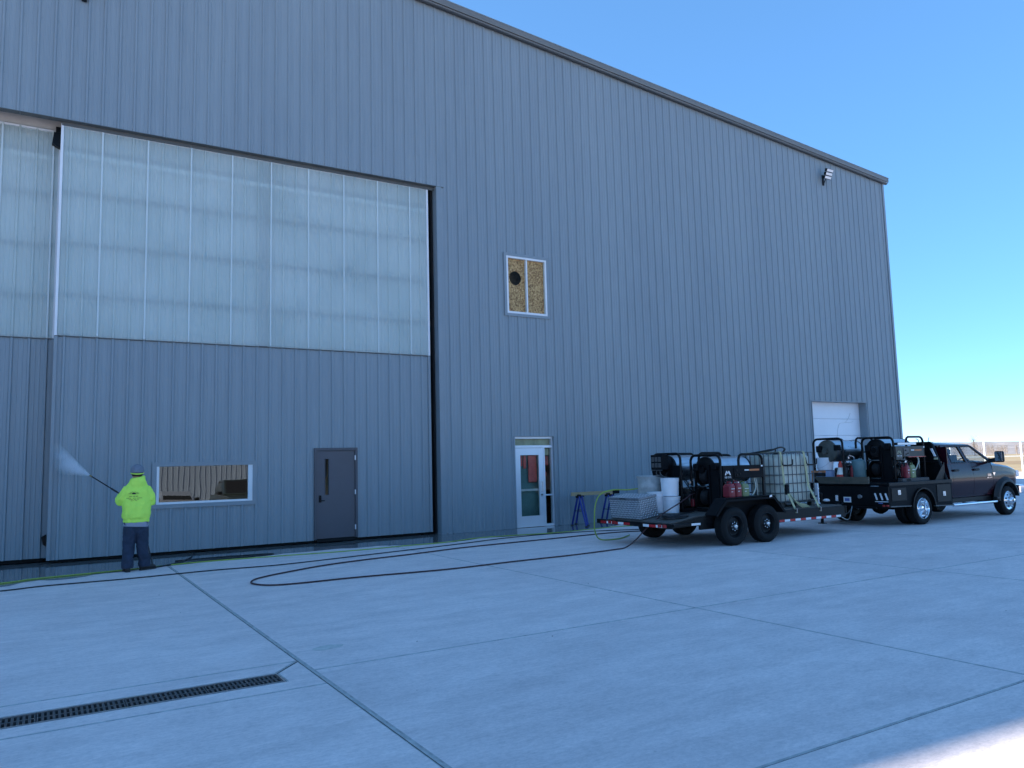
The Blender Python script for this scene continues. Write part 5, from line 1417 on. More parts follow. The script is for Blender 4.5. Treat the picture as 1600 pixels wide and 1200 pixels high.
b = MB(); b.box(16.618, 16.628, 11.80, 12.00, .555, .685, .002); pl_ = bw(b, 'licence_plate', 'reflector_white', tk)
b = MB(); b.box(16.6155, 16.6175, 11.835, 11.965, .585, .655); bw(b, 'plate_print', 'print_blue', pl_)
b = MB(); b.box(16.61, 16.628, 12.15, 12.22, .58, .72, .004); bw(b, 'reflective_tape', 'reflector_white', tk)
for y in (10.86, 10.95): 
    b = MB(); b.box(16.60, 16.63, y-.032, y+.032, .482, .525, .008); bw(b, 'marker_lamp', 'lamp_red', tk)
b = MB(); b.box(16.40, 16.66, 11.93, 12.03, .40, .46, .01); b.lathe([(.03, .46), (.018, .48), (.018, .52), (.03, .54), (.028, .58), (.01, .60)], (16.47, 11.98, 0), 'z', 14); bw(b, 'hitch', 'black_paint', tk)
b = MB(); b.box(17.49, 18.60, 11.00, 11.12, 1.016, 1.10, .008); bw(b, 'stake_rail', 'engine_rail', tk)
b = MB(); b.box(17.66, 17.82, 10.996, 11.0, 1.035, 1.085); bw(b, 'stake_pocket', 'pit_dark', tk)
# headache rack behind the cab
b = MB(); b.prism([(10.92, 1.016), (12.94, 1.016), (12.64, 1.92), (11.22, 1.92)], 'x', 19.175, 19.195); bw(b, 'rack_mesh', 'black_paint', tk)
b = MB(); b.tube([(19.17, 10.90, 1.016), (19.17, 11.20, 1.90), (19.17, 11.24, 1.94), (19.17, 12.62, 1.94), (19.17, 12.66, 1.90), (19.17, 12.96, 1.016)], .035, 8)
b.prism([(18.72, 1.018), (19.17, 1.018), (19.17, 1.45)], 'y', 10.93, 10.945); b.tube([(19.17, 11.0, 1.45), (19.17, 12.86, 1.45)], .025, 8)
bw(b, 'headache_rack', 'black_paint', tk)
b = MB(); b.prism([(11.14, 1.60), (11.09, 1.60), (11.17, 1.80), (11.22, 1.80)], 'x', 19.10, 19.13); bw(b, 'work_light', 'lamp_clear', tk)
b = MB(); b.box(19.10, 19.12, 11.05, 11.14, 1.52, 1.57); bw(b, 'paper_tag', 'interior_cream', tk)
b = MB(); b.tube([(19.17, 11.55, 1.95), (19.17, 11.55, 2.03), (19.15, 11.6, 2.06)], .012, 6); b.tube([(19.17, 11.3, 1.95), (19.16, 11.26, 2.08)], .008, 6); bw(b, 'antenna', 'black_paint', tk)

# ---- cab
def sec(x, hw, prof):
    return [(x, YC-hw*f, z) for f, z in prof]+[(x, YC+hw*f, z) for f, z in prof[::-1]]
low = [(.88, .52), (.945, .57), (.950, .66), (.968, .70), (.990, .82), (1.0, .96), (.997, 1.08), (.985, 1.20), (.966, 1.31), (.945, 1.40)]
b = MB(); b.loft([sec(x, .960, low) for x in (19.42, 21.50)]); bw(b, 'cab_core', 'black_paint', tk)
def door(name, x0, x1):
    hw = .985; pr = [(.93, .545)]+low[1:]
    for s in (-1, 1):
        b = MB(); out = []
        for x in (x0, x1):
            o = [(x, YC+s*hw*f, z) for f, z in pr]; i = [(x, YC+s*(hw*f-.03), z) for f, z in pr[::-1]]
            out.append(o+i)
        b.smooth = True; b.loft(out); b.smooth = False
        bw(b, name, 'plum_paint', tk)
b = MB(); b.smooth = True
b.loft([sec(x, .985, low) for x in (19.41, 19.555)]); b.smooth = False; bw(b, 'cab_rear_quarter', 'plum_paint', tk)
door('rear_door', 19.561, 20.50); door('front_door', 20.508, 21.42)
def sp(x, t, s=-1, off=0):      # point on the greenhouse side
    hw = .945+(.735-.945)*t + off*.9
    return (x, YC+s*hw, 1.40+(1.885-1.40)*t+off*.25)
def gpan(b, quad, s, th=.035):
    o = b.ring([sp(x, t, s) for x, t in quad]); i = b.ring([sp(x, t, s, -th) for x, t in quad])
    b.bridge(o, i); b.face(o); b.face(i)
for s in (-1, 1):
    b = MB()
    gpan(b, [(19.41, 0), (19.60, 0), (19.66, .90), (19.47, .90)], s)           # rear pillar
    gpan(b, [(20.27, 0), (20.40, 0), (20.34, .90), (20.22, .90)], s)           # centre pillar
    gpan(b, [(21.42, 0), (21.58, 0), (20.92, .90), (20.83, .90)], s)           # windscreen pillar
    gpan(b, [(19.47, .90), (20.92, .90), (20.80, 1.0), (19.50, 1.0)], s)       # roof rail
    gpan(b, [(19.60, 0), (20.27, 0), (20.27, .05), (19.603, .05)], s); gpan(b, [(20.40, 0), (21.42, 0), (21.39, .05), (20.397, .05)], s)
    bw(b, 'cab_pillars', 'plum_paint', tk)
b = MB(); b.smooth = True
def roofsec(x, hw, z0, cr): return [(x, YC-hw+2*hw*k/10, z0+cr*(1-(2*k/10-1)**2)) for k in range(11)] + [(x, YC+hw-2*hw*k/10, z0-.03) for k in range(11)]
b.loft([roofsec(19.43, .70, 1.86, .03), roofsec(19.52, .735, 1.885, .06), roofsec(20.2, .735, 1.893, .07), roofsec(20.75, .735, 1.885, .06), roofsec(20.90, .72, 1.845, .05)]); b.smooth = False
b.box(20.30, 20.42, YC-.05, YC+.05, 1.955, 1.975, .008)
bw(b, 'roof', 'plum_paint', tk)
b = MB(); 
b.box(19.412, 19.44, YC-.94, YC-.62, 1.40, 1.83); b.box(19.412, 19.44, YC+.62, YC+.94, 1.40, 1.83); b.box(19.412, 19.44, YC-.62, YC+.62, 1.40, 1.50); b.box(19.412, 19.44, YC-.70, YC+.70, 1.80, 1.87)
bw(b, 'cab_back', 'plum_paint', tk)
b = MB(); b.box(19.42, 19.428, YC-.62, YC+.62, 1.50, 1.80); bw(b, 'rear_window', 'car_glass', tk)
for nm, q in (('rear_door_window', [(19.605, .05), (20.268, .05), (20.225, .90), (19.66, .90)]), ('front_door_window', [(20.40, .05), (21.38, .05), (20.83, .90), (20.345, .90)])):
    for s in (-1, 1):
        b = MB(); o = b.ring([sp(x, t, s, -.014) for x, t in q]); i = b.ring([sp(x, t, s, -.018) for x, t in q]); b.bridge(o, i); b.face(o); b.face(i); bw(b, nm, 'car_glass', tk)
        b = MB()
        for (xa, ta), (xb, tb) in zip(q, q[1:]+q[:1]):
            b.tube([sp(xa, ta, s, .001), sp(xb, tb, s, .001)], .010, 5)
        bw(b, 'window_seal', 'black_plastic', tk)
b = MB(); b.quad((21.56, YC-.93, 1.41), (21.56, YC+.93, 1.41), (20.88, YC+.70, 1.86), (20.88, YC-.70, 1.86)); bw(b, 'windscreen', 'car_glass', tk)
# inside
b = MB()
for y in (YC-.42, YC+.42):
    b.box(20.35, 20.85, y-.26, y+.26, .98, 1.12, .04); b.prism([(20.28, 1.1), (20.45, 1.1), (20.36, 1.62), (20.24, 1.62)], 'y', y-.24, y+.24); b.box(20.20, 20.32, y-.13, y+.13, 1.62, 1.78, .03)
b.prism([(19.55, .95), (19.75, .95), (19.64, 1.55), (19.52, 1.55)], 'y', YC-.8, YC+.8)
bw(b, 'seats', 'seat_fabric', tk)
b = MB(); b.prism([(21.15, 1.15), (21.55, 1.15), (21.52, 1.41), (21.25, 1.43)], 'y', YC-.88, YC+.88); b.tube([(21.08+.06*math.sin(a)*0+.05*math.cos(a), YC-.42+.18*math.sin(a), 1.36+.17*math.cos(a)) for a in [2*PI*k/20 for k in range(20)]], .014, 6, closed=True); b.box(20.98, 21.02, YC-.12, YC+.12, 1.70, 1.77, .01); bw(b, 'dashboard', 'black_plastic', tk)
# front clip
b = MB(); b.smooth = True
def hood(x, hw, zc, ze, zs): return [(x, YC-hw, zs), (x, YC-hw*.99, ze-.06), (x, YC-hw*.90, ze), (x, YC-hw*.62, ze+.035), (x, YC-hw*.50, zc), (x, YC, zc+.015), (x, YC+hw*.50, zc), (x, YC+hw*.62, ze+.035), (x, YC+hw*.90, ze), (x, YC+hw*.99, ze-.06), (x, YC+hw, zs)]
b.loft([hood(21.47, .955, 1.455, 1.375, 1.12), hood(21.9, .960, 1.425, 1.345, 1.10), hood(22.4, .950, 1.38, 1.29, 1.06), hood(22.72, .925, 1.315, 1.22, 1.02), hood(22.86, .885, 1.22, 1.14, .98)]); b.smooth = False
bw(b, 'hood', 'plum_paint', tk)
for s in (-1, 1):
    r = .50; cx, cz = 22.0, .40
    def prof_f(z_):
        for (f0, z0), (f1, z1) in zip(low, low[1:]):
            if z0 <= z_ <= z1: return f0+(f1-f0)*(z_-z0)/(z1-z0)
        return low[0][0] if z_ < low[0][1] else low[-1][0]
    b = MB(); b.smooth = True; prev = None
    for k in range(41):
        x = 21.43+(22.86-21.43)*k/40
        zl = .52 if x < 21.8 else .64
        if abs(x-cx) < r: zl = max(zl, cz+math.sqrt(r*r-(x-cx)**2))
        zt = 1.16-.14*max(0, (x-21.9)/.96)**1.5
        nose = .16*max(0, (x-22.45)/.41)**2
        col = []
        for q in range(11):
            z_ = zl+(zt-zl)*q/10
            col.append((x, YC+s*(.985*prof_f(z_)-nose), z_))
        rr_ = b.ring(col)
        if prev: b.bridge(prev, rr_, False)
        prev = rr_
    b.smooth = False
    bw(b, 'front_fender', 'plum_paint', tk)
    b = MB(); aa = [PI+.02-(PI-.15)*k/18 for k in range(19)]
    y0 = YC+s*.975; y1 = YC+s*1.075
    for k in range(18):
        a0, a1 = aa[k], aa[k+1]
        P = lambda rr, a, y: (cx+rr*math.cos(a), y, cz+rr*math.sin(a))
        b.quad(P(.475, a0, y1), P(.475, a1, y1), P(.53, a1, y1-s*.012), P(.53, a0, y1-s*.012))
        b.quad(P(.53, a0, y1-s*.012), P(.53, a1, y1-s*.012), P(.62, a1, y0), P(.62, a0, y0))
        b.quad(P(.475, a0, y1), P(.475, a1, y1), P(.475, a1, y0-s*.1), P(.475, a0, y0-s*.1))
    b.box(21.36, 21.50, min(y0, y1), max(y0, y1), .44, .50, .01); bw(b, 'fender_flare', 'black_plastic', tk)
    b = MB(); b.box(22.70, 22.88, min(YC+s*.93, YC+s*.66), max(YC+s*.93, YC+s*.66), .99, 1.15, .02); bw(b, 'headlight', 'lamp_clear', tk)
    b = MB(); b.box(21.50, 22.55, min(YC+s*.60, YC+s*.62), max(YC+s*.60, YC+s*.62), .5, 1.05); bw(b, 'wheel_well', 'pit_dark', tk)
b = MB(); b.box(22.78, 22.92, YC-.62, YC+.62, .82, 1.20, .02); b.box(22.80, 23.06, YC-.96, YC+.96, .52, .76, .03); bw(b, 'grille_bumper', 'chrome', tk)
b = MB(); b.box(22.70, 22.86, YC-.80, YC+.80, .62, .80); bw(b, 'lower_grille', 'black_plastic', tk)
# handles, mirror, badge, step
for s in (-1, 1):
    for x in (19.72, 20.66):
        b = MB(); y = YC+s*.99; b.box(x-.14, x+.10, min(y, y+s*.012), max(y, y+s*.012), 1.205, 1.265, .02); b.box(x-.12, x+.08, min(y+s*.012, y+s*.03), max(y+s*.012, y+s*.03), 1.222, 1.248, .008); bw(b, 'door_handle', 'black_plastic', tk)
    b = MB(); ym = YC+s*1.26; b.box(21.22, 21.33, min(ym-.11, ym+.11), max(ym-.11, ym+.11), 1.40, 1.69, .03); b.tube([(21.32, YC+s*.95, 1.42), (21.29, YC+s*1.16, 1.44)], .035, 8); b.tube([(21.36, YC+s*.93, 1.47), (21.30, YC+s*1.16, 1.50)], .025, 8); b.prism([(21.24, 1.40), (21.48, 1.40), (21.36, 1.52)], 'y', min(YC+s*.94, YC+s*.965), max(YC+s*.94, YC+s*.965)); mr_ = bw(b, 'mirror', 'black_plastic', tk)
    b = MB(); b.box(21.214, 21.219, ym-.09, ym+.09, 1.43, 1.66, .002); bw(b, 'mirror_glass', 'chrome', mr_)
    b = MB(); b.tube([(19.38, YC+s*1.02, .385), (19.46, YC+s*1.055, .385), (21.32, YC+s*1.055, .385), (21.40, YC+s*1.02, .385)], .040, 10)
    for x in (19.7, 20.4, 21.1): b.box(x-.03, x+.03, min(YC+s*.7, YC+s*1.04), max(YC+s*.7, YC+s*1.04), .37, .40)
    bw(b, 'step_bar', 'chrome', tk)
    b = MB(); b.box(19.44, 21.42, min(YC+s*.80, YC+s*.90), max(YC+s*.80, YC+s*.90), .42, .54, .01); bw(b, 'rocker', 'black_paint', tk)
    b = MB(); b.prism([(21.80, .97+.0), (21.86, 1.0), (21.86, .975), (21.80, .955)], 'y', min(YC+s*.986, YC+s*.99), max(YC+s*.986, YC+s*.99)); 
    b.f = []
text_part('badge', '5500', .090, (21.235-19.8, YC-.990-11.93, 1.075), (PI/2, 0, 0), 'chrome', tk, .003)
text_part('badge', 'HEAVY DUTY', .042, (21.235-19.8, YC-.990-11.93, 1.005), (PI/2, 0, 0), 'chrome', tk, .003)
b = MB(); b.prism([(21.43, 1.10), (21.40, 1.14), (21.44, 1.13), (21.47, 1.145), (21.50, 1.13), (21.54, 1.14), (21.51, 1.10), (21.47, 1.05)], 'y', YC-.9925, YC-.986); bw(b, 'fender_emblem', 'chrome', tk)

# ---- load on the flatbed
washer('pressure_washer', 'pressure washer with the white light bar behind the truck cab', 17.60, 11.24, 1.016, 'panel_olive', True, 'plain', 1.08)
washer('pressure_washer', 'pressure washer with the olive drum end at the rear far side of the flatbed', 16.84, 12.09, 1.016, 'panel_olive', False, 'olive', 1.09, False, False)
jerry('fuel_can', 'red fuel can on the truck flatbed', 17.78, 11.06, 1.102, 'jug_red', .14, .1, .33)
jerry('fuel_can', 'pale green fuel can on the truck flatbed', 17.98, 11.06, 1.102, 'jug_green', .20, .1, .34)
wb = thing('wooden_board', 'weathered wooden tailboard lying across the rear of the flatbed', 'board', (16.66, 12.06, 1.016))
ys = [11.30, 11.72, 12.06, 12.40, 12.80]
for k, (ya, yb) in enumerate(zip(ys, ys[1:])):
    b = MB(); bot = yb - (.17 if k == 3 else 0)
    b.prism([(ya+.002, 1.0), (bot-.002, 1.0), (yb-.002, 1.165), (ya+.002, 1.165)], 'x', 16.605+.002*(k % 2), 16.66); bw(b, 'plank', 'wood_weathered', wb)
b = MB(); b.box(16.66, 16.72, 11.34, 12.60, 1.017, 1.14); bw(b, 'batten', 'wood_weathered', wb)
bucket('bucket', 'bluish white bucket stacked in another behind the truck tailboard', 17.0, 12.74, 1.32, .32, .185, .215, 'bucket_white', 'buckets behind the truck tailboard', -1)
bucket('bucket', 'blue bucket under the white bucket behind the truck tailboard', 17.0, 12.74, 1.016, .30, .20, .225, 'bucket_blue', 'buckets behind the truck tailboard')
cn = thing('traffic_cone', 'orange and white traffic cone behind the wooden tailboard', 'traffic cone', (16.86, 12.20, 1.016))
b = MB(); b.box(-.15, .15, -.15, .15, 0, .03, .008); b.build('cone_base', 'cone_orange', cn)
b = MB(); b.lathe([(.125, .03), (.098, .20)], (0, 0, 0), 'z', 24, False); b.lathe([(.055, .37), (.028, .52), (.022, .525), (.018, .52)], (0, 0, 0), 'z', 24, False); b.build('cone_body', 'cone_orange', cn)
b = MB(); b.lathe([(.099, .20), (.0555, .37)], (0, 0, 0), 'z', 24, False); b.build('reflective_collar', 'cone_white', cn)
dm = thing('drum', 'teal plastic drum between the two truck pressure washers', 'drum', (17.32, 12.02, 1.016))
b = MB(); b.lathe([(.15, 0), (.165, .02), (.165, .46), (.15, .53), (.10, .56), (0, .565)], (0, 0, 0), 'z', 28, False); b.build('drum_body', 'drum_teal', dm)
b = MB(); b.tube([(.166*math.cos(2*PI*k/28), .166*math.sin(2*PI*k/28), .30) for k in range(28)], .007, 6, closed=True); b.lathe([(.03, .56), (.03, .59), (0, .59)], (.06, 0, 0), 'z', 12); b.build('drum_rib', 'drum_teal', dm)
br = thing('push_broom', 'orange wooden push broom leaning beside the white bucket on the truck', 'broom', (16.80, 12.90, 1.016))
b = MB(); b.box(-.03, .03, -.30, .10, .245, .30, .008); b.build('broom_head', 'tool_orange', br)
b = MB(); b.tube([(0, .08, .26), (.0, .10, 0.01)], .016, 8); b.build('broom_handle', 'tool_orange', br)
b = MB(); b.box(-.025, .025, -.29, .05, .16, .244); b.build('bristles', 'black_plastic', br)
# ------------------------------------------------------------------ sawhorses and board
def sawhorse(x0, x1, y, name_lbl, mname='blue_paint', yo=.37):
    t = thing('sawhorse', name_lbl, 'sawhorse', (x0, y, 0), 0, 'blue sawhorses by the wall')
    for x in (x0+.10, x1-.10):
        for s in (-1, 1):
            b = MB(); A = Vector((x+s*.01, y+s*.035, .80)); B = Vector((x+s*.035, y+s*yo, .012)); d = (B-A).normalized(); n = d.cross(Vector((1, 0, 0))).normalized()*.011; w = Vector((.022, 0, 0))
            r0 = b.ring([A-w-n, A+w-n, A+w+n, A-w+n]); r1 = b.ring([B-w-n, B+w-n, B+w+n, B-w+n]); b.bridge(r0, r1); b.face(r0); b.face(r1)
            bw(b, 'leg', mname, t)
            b = MB(); b.box(B.x-.03, B.x+.03, B.y-.03, B.y+.03, .003, .03, .004); bw(b, 'foot', 'black_plastic', t)
        b = MB(); b.box(x-.055, x+.055, y-.055, y+.055, .745, .835, .006); bw(b, 'bracket', 'black_paint', t)
        b = MB(); b.tube([(x, y-yo*.55, .40), (x, y+yo*.55, .40)], .008, 6); bw(b, 'spreader', 'black_paint', t)
    return t
s1_ = sawhorse(12.03, 13.20, 16.72, 'nearer blue sawhorse with the pale timber rail by the wall')
b = MB(); b.box(11.90, 13.27, 16.70, 16.74, .80, .895, .003); bw(b, 'timber_rail', 'wood_pine', s1_)
s2_ = sawhorse(12.34, 13.58, 17.02, 'farther blue sawhorse between the timber rail and the siding', yo=.32)
b = MB(); b.box(12.2, 13.75, 17.0, 17.04, .79, .88, .003); bw(b, 'timber_rail', 'black_powder', s2_)

# ------------------------------------------------------------------ water on the ground
pud = [(-8, 14.1), (-4, 14.4), (-2, 14.35), (-.9, 14.45), (-.45, 14.55), (-.25, 14.86), (.0, 14.98), (.15, 14.86), (.42, 14.82), (.62, 14.98), (.8, 15.15), (1.25, 15.22), (1.8, 15.40), (2.4, 15.60), (3.1, 15.78), (3.7, 15.80), (4.2, 15.98), (4.8, 16.02), (5.3, 16.05), (5.8, 15.92), (6.3, 15.98), (6.7, 15.66), (7.1, 15.46), (7.6, 15.52), (8.1, 15.58), (8.7, 15.84), (9.3, 15.72), (9.9, 15.62), (10.6, 15.58), (11.2, 15.68), (11.8, 15.85), (12.4, 15.98), (13.0, 16.2), (13.6, 16.6), (14.2, 17.0), (14.8, 17.36)]
fine = smooth_path([(x, y, 0) for x, y in pud], 7)
b = MB(); prev = None
for k, p in enumerate(fine):
    y = p.y + .07*noise.noise(Vector((p.x*2.3, 3.1, 0))) + .035*noise.noise(Vector((p.x*8, 1.7, 0)))
    top = 17.94 if p.x < 8.43 else 17.385
    y = min(y, top-.01)
    i = len(b.v); b.v += [(p.x, y, .0022), (p.x, y+.03 if y+.03 < top else top, .0042), (p.x, (y+top)/2, .0044), (p.x, top, .0044)]
    if prev is not None:
        for q in range(3): b.face((prev+q, i+q, i+q+1, prev+q+1))
    prev = i
Mp = mat('wet_concrete', (0.16, 0.165, 0.16), 0.06, spec=0.5, var=0.2, vscale=2.0)
for q in Mp.node_tree.nodes:
    if q.type == 'MAP_RANGE': q.inputs[3].default_value = .03; q.inputs[4].default_value = .11
nb = Mp.node_tree.nodes.new('ShaderNodeTexNoise'); nb.inputs['Scale'].default_value = 5; nb.inputs['Detail'].default_value = 3
bp_ = Mp.node_tree.nodes.new('ShaderNodeBump'); bp_.inputs['Strength'].default_value = .08; bp_.inputs['Distance'].default_value = .01
Mp.node_tree.links.new(nb.outputs[0], bp_.inputs['Height']); Mp.node_tree.links.new(bp_.outputs[0], Mp.node_tree.nodes['Principled BSDF'].inputs['Normal'])
pd = b.build('puddle', 'wet_concrete'); tag(pd, 'shallow wash water lying along the foot of the hangar', None, None, 'structure')

# ------------------------------------------------------------------ hoses
def hose(name, label, pts, r, mname, cat='hose'):
    b = MB(); P = smooth_path([(p[0], p[1], p[2] if len(p) > 2 else r+.004) for p in pts], 8)
    c = P[0].copy(); c.z = 0
    b.tube(P, r, 8); b.v = [(x-c.x, y-c.y, z) for x, y, z in [tuple(v) for v in b.v]]
    o = b.build(name, mname); o.location = c
    tag(o, label, cat, 'hoses on the concrete'); return o
hose('hose', 'long yellow hose running along the edge of the puddle', [(-4, 14.6), (-2, 14.75), (-.54, 14.92), (-.02, 15.17), (1.25, 15.34), (2.42, 15.60), (3.8, 15.54), (5.36, 15.38), (6.75, 15.46), (7.66, 15.48), (8.48, 15.80), (9.33, 15.78), (10.62, 15.57), (11.67, 15.69), (12.56, 15.79), (13.6, 15.6), (14.6, 15.2)], .0105, 'yellow_hose')
hose('hose', 'thin black hose running behind the looped hose towards the left edge', [(-4, 13.6), (-2, 13.85), (-.5, 13.94), (.09, 14.08), (1.21, 14.05), (2.51, 14.16), (3.66, 14.10), (5.2, 14.40), (7.36, 14.87), (9.27, 15.36), (11.04, 15.30), (12.52, 14.74), (13.4, 14.0)], .010, 'black_hose')
hose('hose', 'dark hose from the trailer reel making a long narrow loop on the concrete', [(11.70, 11.95, .95), (11.45, 11.80, .97), (11.05, 11.74, .82), (10.55, 11.72, .62), (10.15, 11.76, .36), (9.95, 11.90, .12), (9.70, 11.88, .02), (9.35, 11.78), (8.34, 11.64), (6.95, 11.58), (5.67, 11.48), (4.21, 11.62), (3.31, 11.62), (2.90, 11.72), (2.73, 12.02), (2.76, 12.32), (2.95, 12.62), (3.38, 12.94), (4.17, 13.40), (4.95, 13.66), (6.03, 13.88), (7.33, 14.20), (8.61, 14.33), (9.83, 14.42), (11.57, 14.55), (12.6, 14.2)], .0125, 'red_hose')
hose('hose', 'short dark hose bending from the person towards the wet doorway', [(1.62, 15.30), (1.95, 15.52), (2.3, 16.0), (2.55, 16.6), (2.66, 17.1), (2.72, 17.3)], .0115, 'black_hose')
hose('hose', 'dark hose lying in a flat bend under the low window', [(1.66, 15.28), (2.2, 15.62), (2.9, 15.80), (3.55, 15.84), (3.95, 15.92), (3.98, 16.06), (3.6, 16.14), (2.9, 16.2), (2.2, 16.15)], .0115, 'black_hose')
hose('hose', 'yellow hose hanging in a loop over the trailer rear corner', [(11.05, 12.98, 1.09), (10.75, 13.02, 1.07), (10.42, 13.10, 1.08), (10.14, 13.17, 1.0), (10.02, 13.20, .80), (9.99, 13.22, .50), (10.02, 13.26, .24), (10.15, 13.30, .06), (10.38, 13.30, .017), (10.8, 13.36), (11.4, 13.8)], .014, 'yellow_hose')
hose('hose', 'black hose between the person and the spray lance', [(1.62, 15.30, .016), (1.72, 15.42, .03), (1.70, 15.62, .25), (1.58, 15.62, .7), (1.43, 15.55, 1.0), (1.41, 15.49, 1.085)], .011, 'black_hose')
hc = thing('hose_coil', 'coil of black hose lying on the trailer deck behind the toolbox', 'hose', (10.62, 11.45, .555), 0, None)
b = MB()
for k in range(4):
    for q_ in range(2): b.tube([((.16+.03*k)*math.cos(2*PI*j/26), (.16+.03*k)*math.sin(2*PI*j/26), .018+.026*q_+.004*math.sin(j+k)) for j in range(26)], .013, 6, closed=True)
b.build('coil', 'black_hose', hc); b = MB(); b.tube(smooth_path([(.2, .1, .05), (.45, .2, .06), (.7, .3, .06), (.95, .35, .08)]), .013, 6); b.build('hose_end', 'black_hose', hc)
# stains and grit on the slab
b = MB(); rng = random.Random(21)
for k in range(26):
    x, y = rng.uniform(-1, 14), rng.uniform(3.2, 13.5); r = rng.uniform(.004, .010)
    if abs(x-2.0) < .04: continue
    n = 6; i = len(b.v); b.v += [(x+r*math.cos(2*PI*q/n)*rng.uniform(.6, 1.4), y+r*math.sin(2*PI*q/n)*rng.uniform(.6, 1.2), .001) for q in range(n)]+[(x, y, r*.7)]
    for q in range(n): b.face((i+q, i+(q+1) % n, i+n))
gr = b.build('grit', 'bark'); tag(gr, 'scattered dark grit on the concrete', None, None, 'stuff')
def stain(x, y, rx, ry, rot, seed):
    rng = random.Random(seed); b = MB(); n = 26
    c, s = math.cos(rot), math.sin(rot)
    pts = []
    for k in range(n):
        a = 2*PI*k/n; w = 1+.28*noise.noise(Vector((math.cos(a)*1.6, math.sin(a)*1.6, seed)))
        u, v = rx*w*math.cos(a), ry*w*math.sin(a); pts.append((x+u*c-v*s, y+u*s+v*c, .0018))
    b.face(b.ring(pts)); o = b.build('damp_stain', 'stain_grey', apron); return o
mat('stain_grey', (0.58, 0.56, 0.51), 0.8, var=0.18, vscale=14)
stain(2.36, 7.40, .15, .10, .2, 4)

# ------------------------------------------------------------------ beyond the apron
fc = thing('chain_fence', 'tall pale fence of white posts at the far edge of the concrete', 'fence', (67, 32, 0))
for k in range(-12, 16):
    y = 31.9+2.84*k; b = MB(); b.box(66.94, 67.06, y-.06, y+.06, -.06, 2.45+.02*math.sin(k*1.7), .02); bw(b, 'post', 'fence_white', fc)
b = MB()
for z in (.35, .9, 1.5, 2.0, 2.35): b.tube([(67.0, -2.0, z), (67, 74.5, z)], .006, 4)
bw(b, 'wire', 'galvanised', fc)
def strip(name, label, d0, d1, z, mname):
    b = MB(); a0, a1 = math.radians(40), math.radians(84); n = 24
    for k in range(n):
        p, q = a0+(a1-a0)*k/n, a0+(a1-a0)*(k+1)/n
        b.quad((d0*math.sin(p), d0*math.cos(p), z), (d0*math.sin(q), d0*math.cos(q), z), (d1*math.sin(q), d1*math.cos(q), z), (d1*math.sin(p), d1*math.cos(p), z))
    o = b.build(name, mname); tag(o, label, None, None, 'structure'); return o
mat('pale_gravel', (0.55, 0.50, 0.40), 0.9, var=0.1, vscale=.2)
mat('stubble', (0.27, 0.18, 0.085), 0.9, var=0.25, vscale=.15)
strip('gravel_road', 'pale gravel road across the far field', 250, 300, -.03, 'pale_gravel')
strip('stubble_field', 'darker strip of stubble in the field', 118, 150, -.04, 'stubble')
# low wooded hill behind, bare winter trees in front of it
b = MB(); n = 90; prev = None
for k in range(n+1):
    a = math.radians(30+65*k/n); cols = []
    for d, h in ((430, 0), (520, 3.0), (640, 7.0), (760, 9.5), (900, 9.5)):
        hh = h*(1+.18*noise.noise(Vector((a*9, d*.004, 2)))+.10*noise.noise(Vector((a*60, d*.02, 5))))+ (.5*noise.noise(Vector((a*240, d, 1))) if h else 0)
        cols.append((d*math.sin(a), d*math.cos(a), hh-.2))
    r = b.ring(cols)
    if prev: b.bridge(prev, r, False)
    prev = r
hl = b.build('wooded_hill', 'hazy_scrub'); tag(hl, 'low brown wooded hill on the horizon', None, None, 'structure')
rng = random.Random(9)
def bare_tree(b, x, y, h, n=34):
    base = Vector((x, y, -.06)); b.tube([base, base+Vector((rng.uniform(-.2, .2), rng.uniform(-.2, .2), h*.45)), base+Vector((rng.uniform(-.4, .4), rng.uniform(-.4, .4), h*.9))], [h*.022, h*.015, h*.004], 4)
    hazy_twigs(b, base, h, n)
def hazy_twigs(b, base, h, n):
    for k in range(n):
        z0 = h*rng.uniform(.15, .8); a = rng.uniform(0, 2*PI); L_ = h*rng.uniform(.14, .34)
        A = base+Vector((0, 0, z0)); B = A+Vector((math.cos(a)*L_*.8, math.sin(a)*L_*.8, L_*rng.uniform(.4, 1.0)))
        w = Vector((-math.sin(a), math.cos(a), .3))*h*.007
        i = len(b.v); b.v += [tuple(A-w), tuple(A+w), tuple(B)]; b.face((i, i+1, i+2))
        for q in range(2):
            C = A.lerp(B, rng.uniform(.3, .8)); E_ = C+Vector((rng.uniform(-1, 1), rng.uniform(-1, 1), rng.uniform(.3, 1.1)))*L_*.45
            i = len(b.v); b.v += [tuple(C-w*.6), tuple(C+w*.6), tuple(E_)]; b.face((i, i+1, i+2))
b = MB()
for k in range(420):
    a = math.radians(rng.uniform(48, 74)); d = rng.uniform(305, 420)
    bare_tree(b, d*math.sin(a), d*math.cos(a), rng.uniform(3.6, 5.6)*(d/340)*(1+.15*math.sin(a*50)), 26)
wd_ = b.build('bare_woods', 'hazy_twigs'); tag(wd_, 'band of bare brown winter trees beyond the field', None, None, 'stuff')
for (az, d, h, lb) in ((62.05, 330, 7.6, 'taller bare tree rising over the woods just left of the fence posts'),):
    a = math.radians(az); t = thing('bare_tree', lb, 'tree', (d*math.sin(a), d*math.cos(a), -.06))
    b = MB(); b.tube([(0, 0, 0), (.1, 0, h*.45), (.2, .1, h*.85)], [.18, .12, .03], 6); b.build('trunk', 'bark', t)
    b = MB(); hazy_twigs(b, Vector((0, 0, 0)), h, 90); b.build('crown', 'hazy_twigs', t)

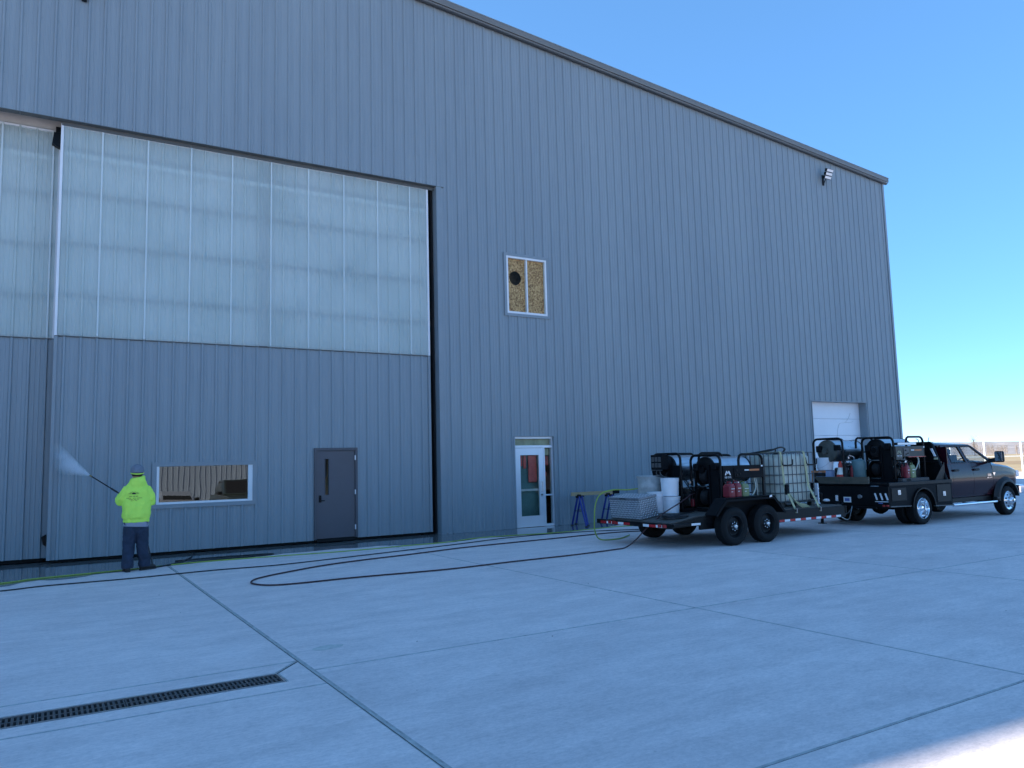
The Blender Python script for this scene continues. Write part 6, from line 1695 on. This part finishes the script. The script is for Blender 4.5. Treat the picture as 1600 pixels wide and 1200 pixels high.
# ------------------------------------------------------------------ across the apron, behind the camera: what the glass reflects
fh = thing('far_hangar', 'sunlit grey metal building across the apron, mirrored in the low window', 'hangar', (0, -40, 0))
pr_ = random.Random(4)
for k in range(16):
    b = MB(); siding(b, -34+4.4*k, -34+4.4*(k+1), 0, 8.5, 0, .45, 0, (), .06, False); b.v = [(x, -40-y, z) for x, y, z in b.v]; bw(b, 'wall_panel', 'far_siding', fh)
b = MB(); b.box(-34.2, 36.6, -70, -39.8, 8.5, 8.7); bw(b, 'roof', 'roof_metal', fh)
b = MB(); b.box(-34, 36.4, -69.8, -40.06, 0, 8.49); bw(b, 'side_wall', 'far_siding', fh)
def parked(name, label, cat, x, y, mname, hroof, hood_z, bedlen):
    t = thing(name, label, cat, (x, y, 0))
    def s4(yy, hw, z0, z1, f): return [(-hw, yy, z0), (-hw, yy, z0+(z1-z0)*.6), (-hw*f, yy, z1), (hw*f, yy, z1), (hw, yy, z0+(z1-z0)*.6), (hw, yy, z0)]
    b = MB(); b.loft([s4(-2.3, .85, .4, hood_z*.95, .9), s4(-2.1, .92, .3, hood_z, .93), s4(.9, .94, .28, hood_z, .93), s4(2.0, .90, .3, hood_z*.92, .88), s4(2.25, .8, .4, hood_z*.75, .85)]); b.build('car_body', mname, t)
    y0, y1 = (-.9, .35) if bedlen else (-1.5, .2)
    b = MB(); b.loft([s4(y0-.35, .80, hood_z-.02, hood_z+.02, .95), s4(y0, .80, hood_z-.02, hroof, .84), s4(y1, .80, hood_z-.02, hroof, .84), s4(y1+.75, .82, hood_z-.02, hood_z+.03, .95)]); b.build('cabin', mname, t)
    b = MB(); b.quad((-.70, y1+.71, hood_z+.07), (.70, y1+.71, hood_z+.07), (.62, y1+.06, hroof-.05), (-.62, y1+.06, hroof-.05)); b.build('windscreen', 'pit_dark', t)
    for sx_ in (-1, 1):
        b = MB(); b.quad((sx_*.812, y0+.1, hood_z+.05), (sx_*.812, y1+.45, hood_z+.05), (sx_*.72, y1, hroof-.08), (sx_*.72, y0+.1, hroof-.08)); b.build('side_window', 'pit_dark', t)
        for yw in (-1.45, 1.4):
            b = MB(); b.lathe([(.2, -.1), (.33, -.1), (.34, 0), (.33, .1), (.2, .1)], (sx_*.86, yw, .34), 'x', 20); b.build('wheel', 'rubber', t)
        b = MB(); b.box(sx_*.94-.1, sx_*.94+.1, y1+.45, y1+.6, hood_z, hood_z+.16, .03); b.build('mirror', 'black_plastic', t)
    return t
parked('parked_car', 'silver car with a dark windscreen mirrored at the left of the low window', 'car', 5.9, -8.5, 'car_silver', 1.45, .95, False)
parked('parked_pickup', 'dark pickup mirrored at the right of the low window', 'pickup truck', 8.15, -4.6, 'car_green', 1.85, 1.15, True)
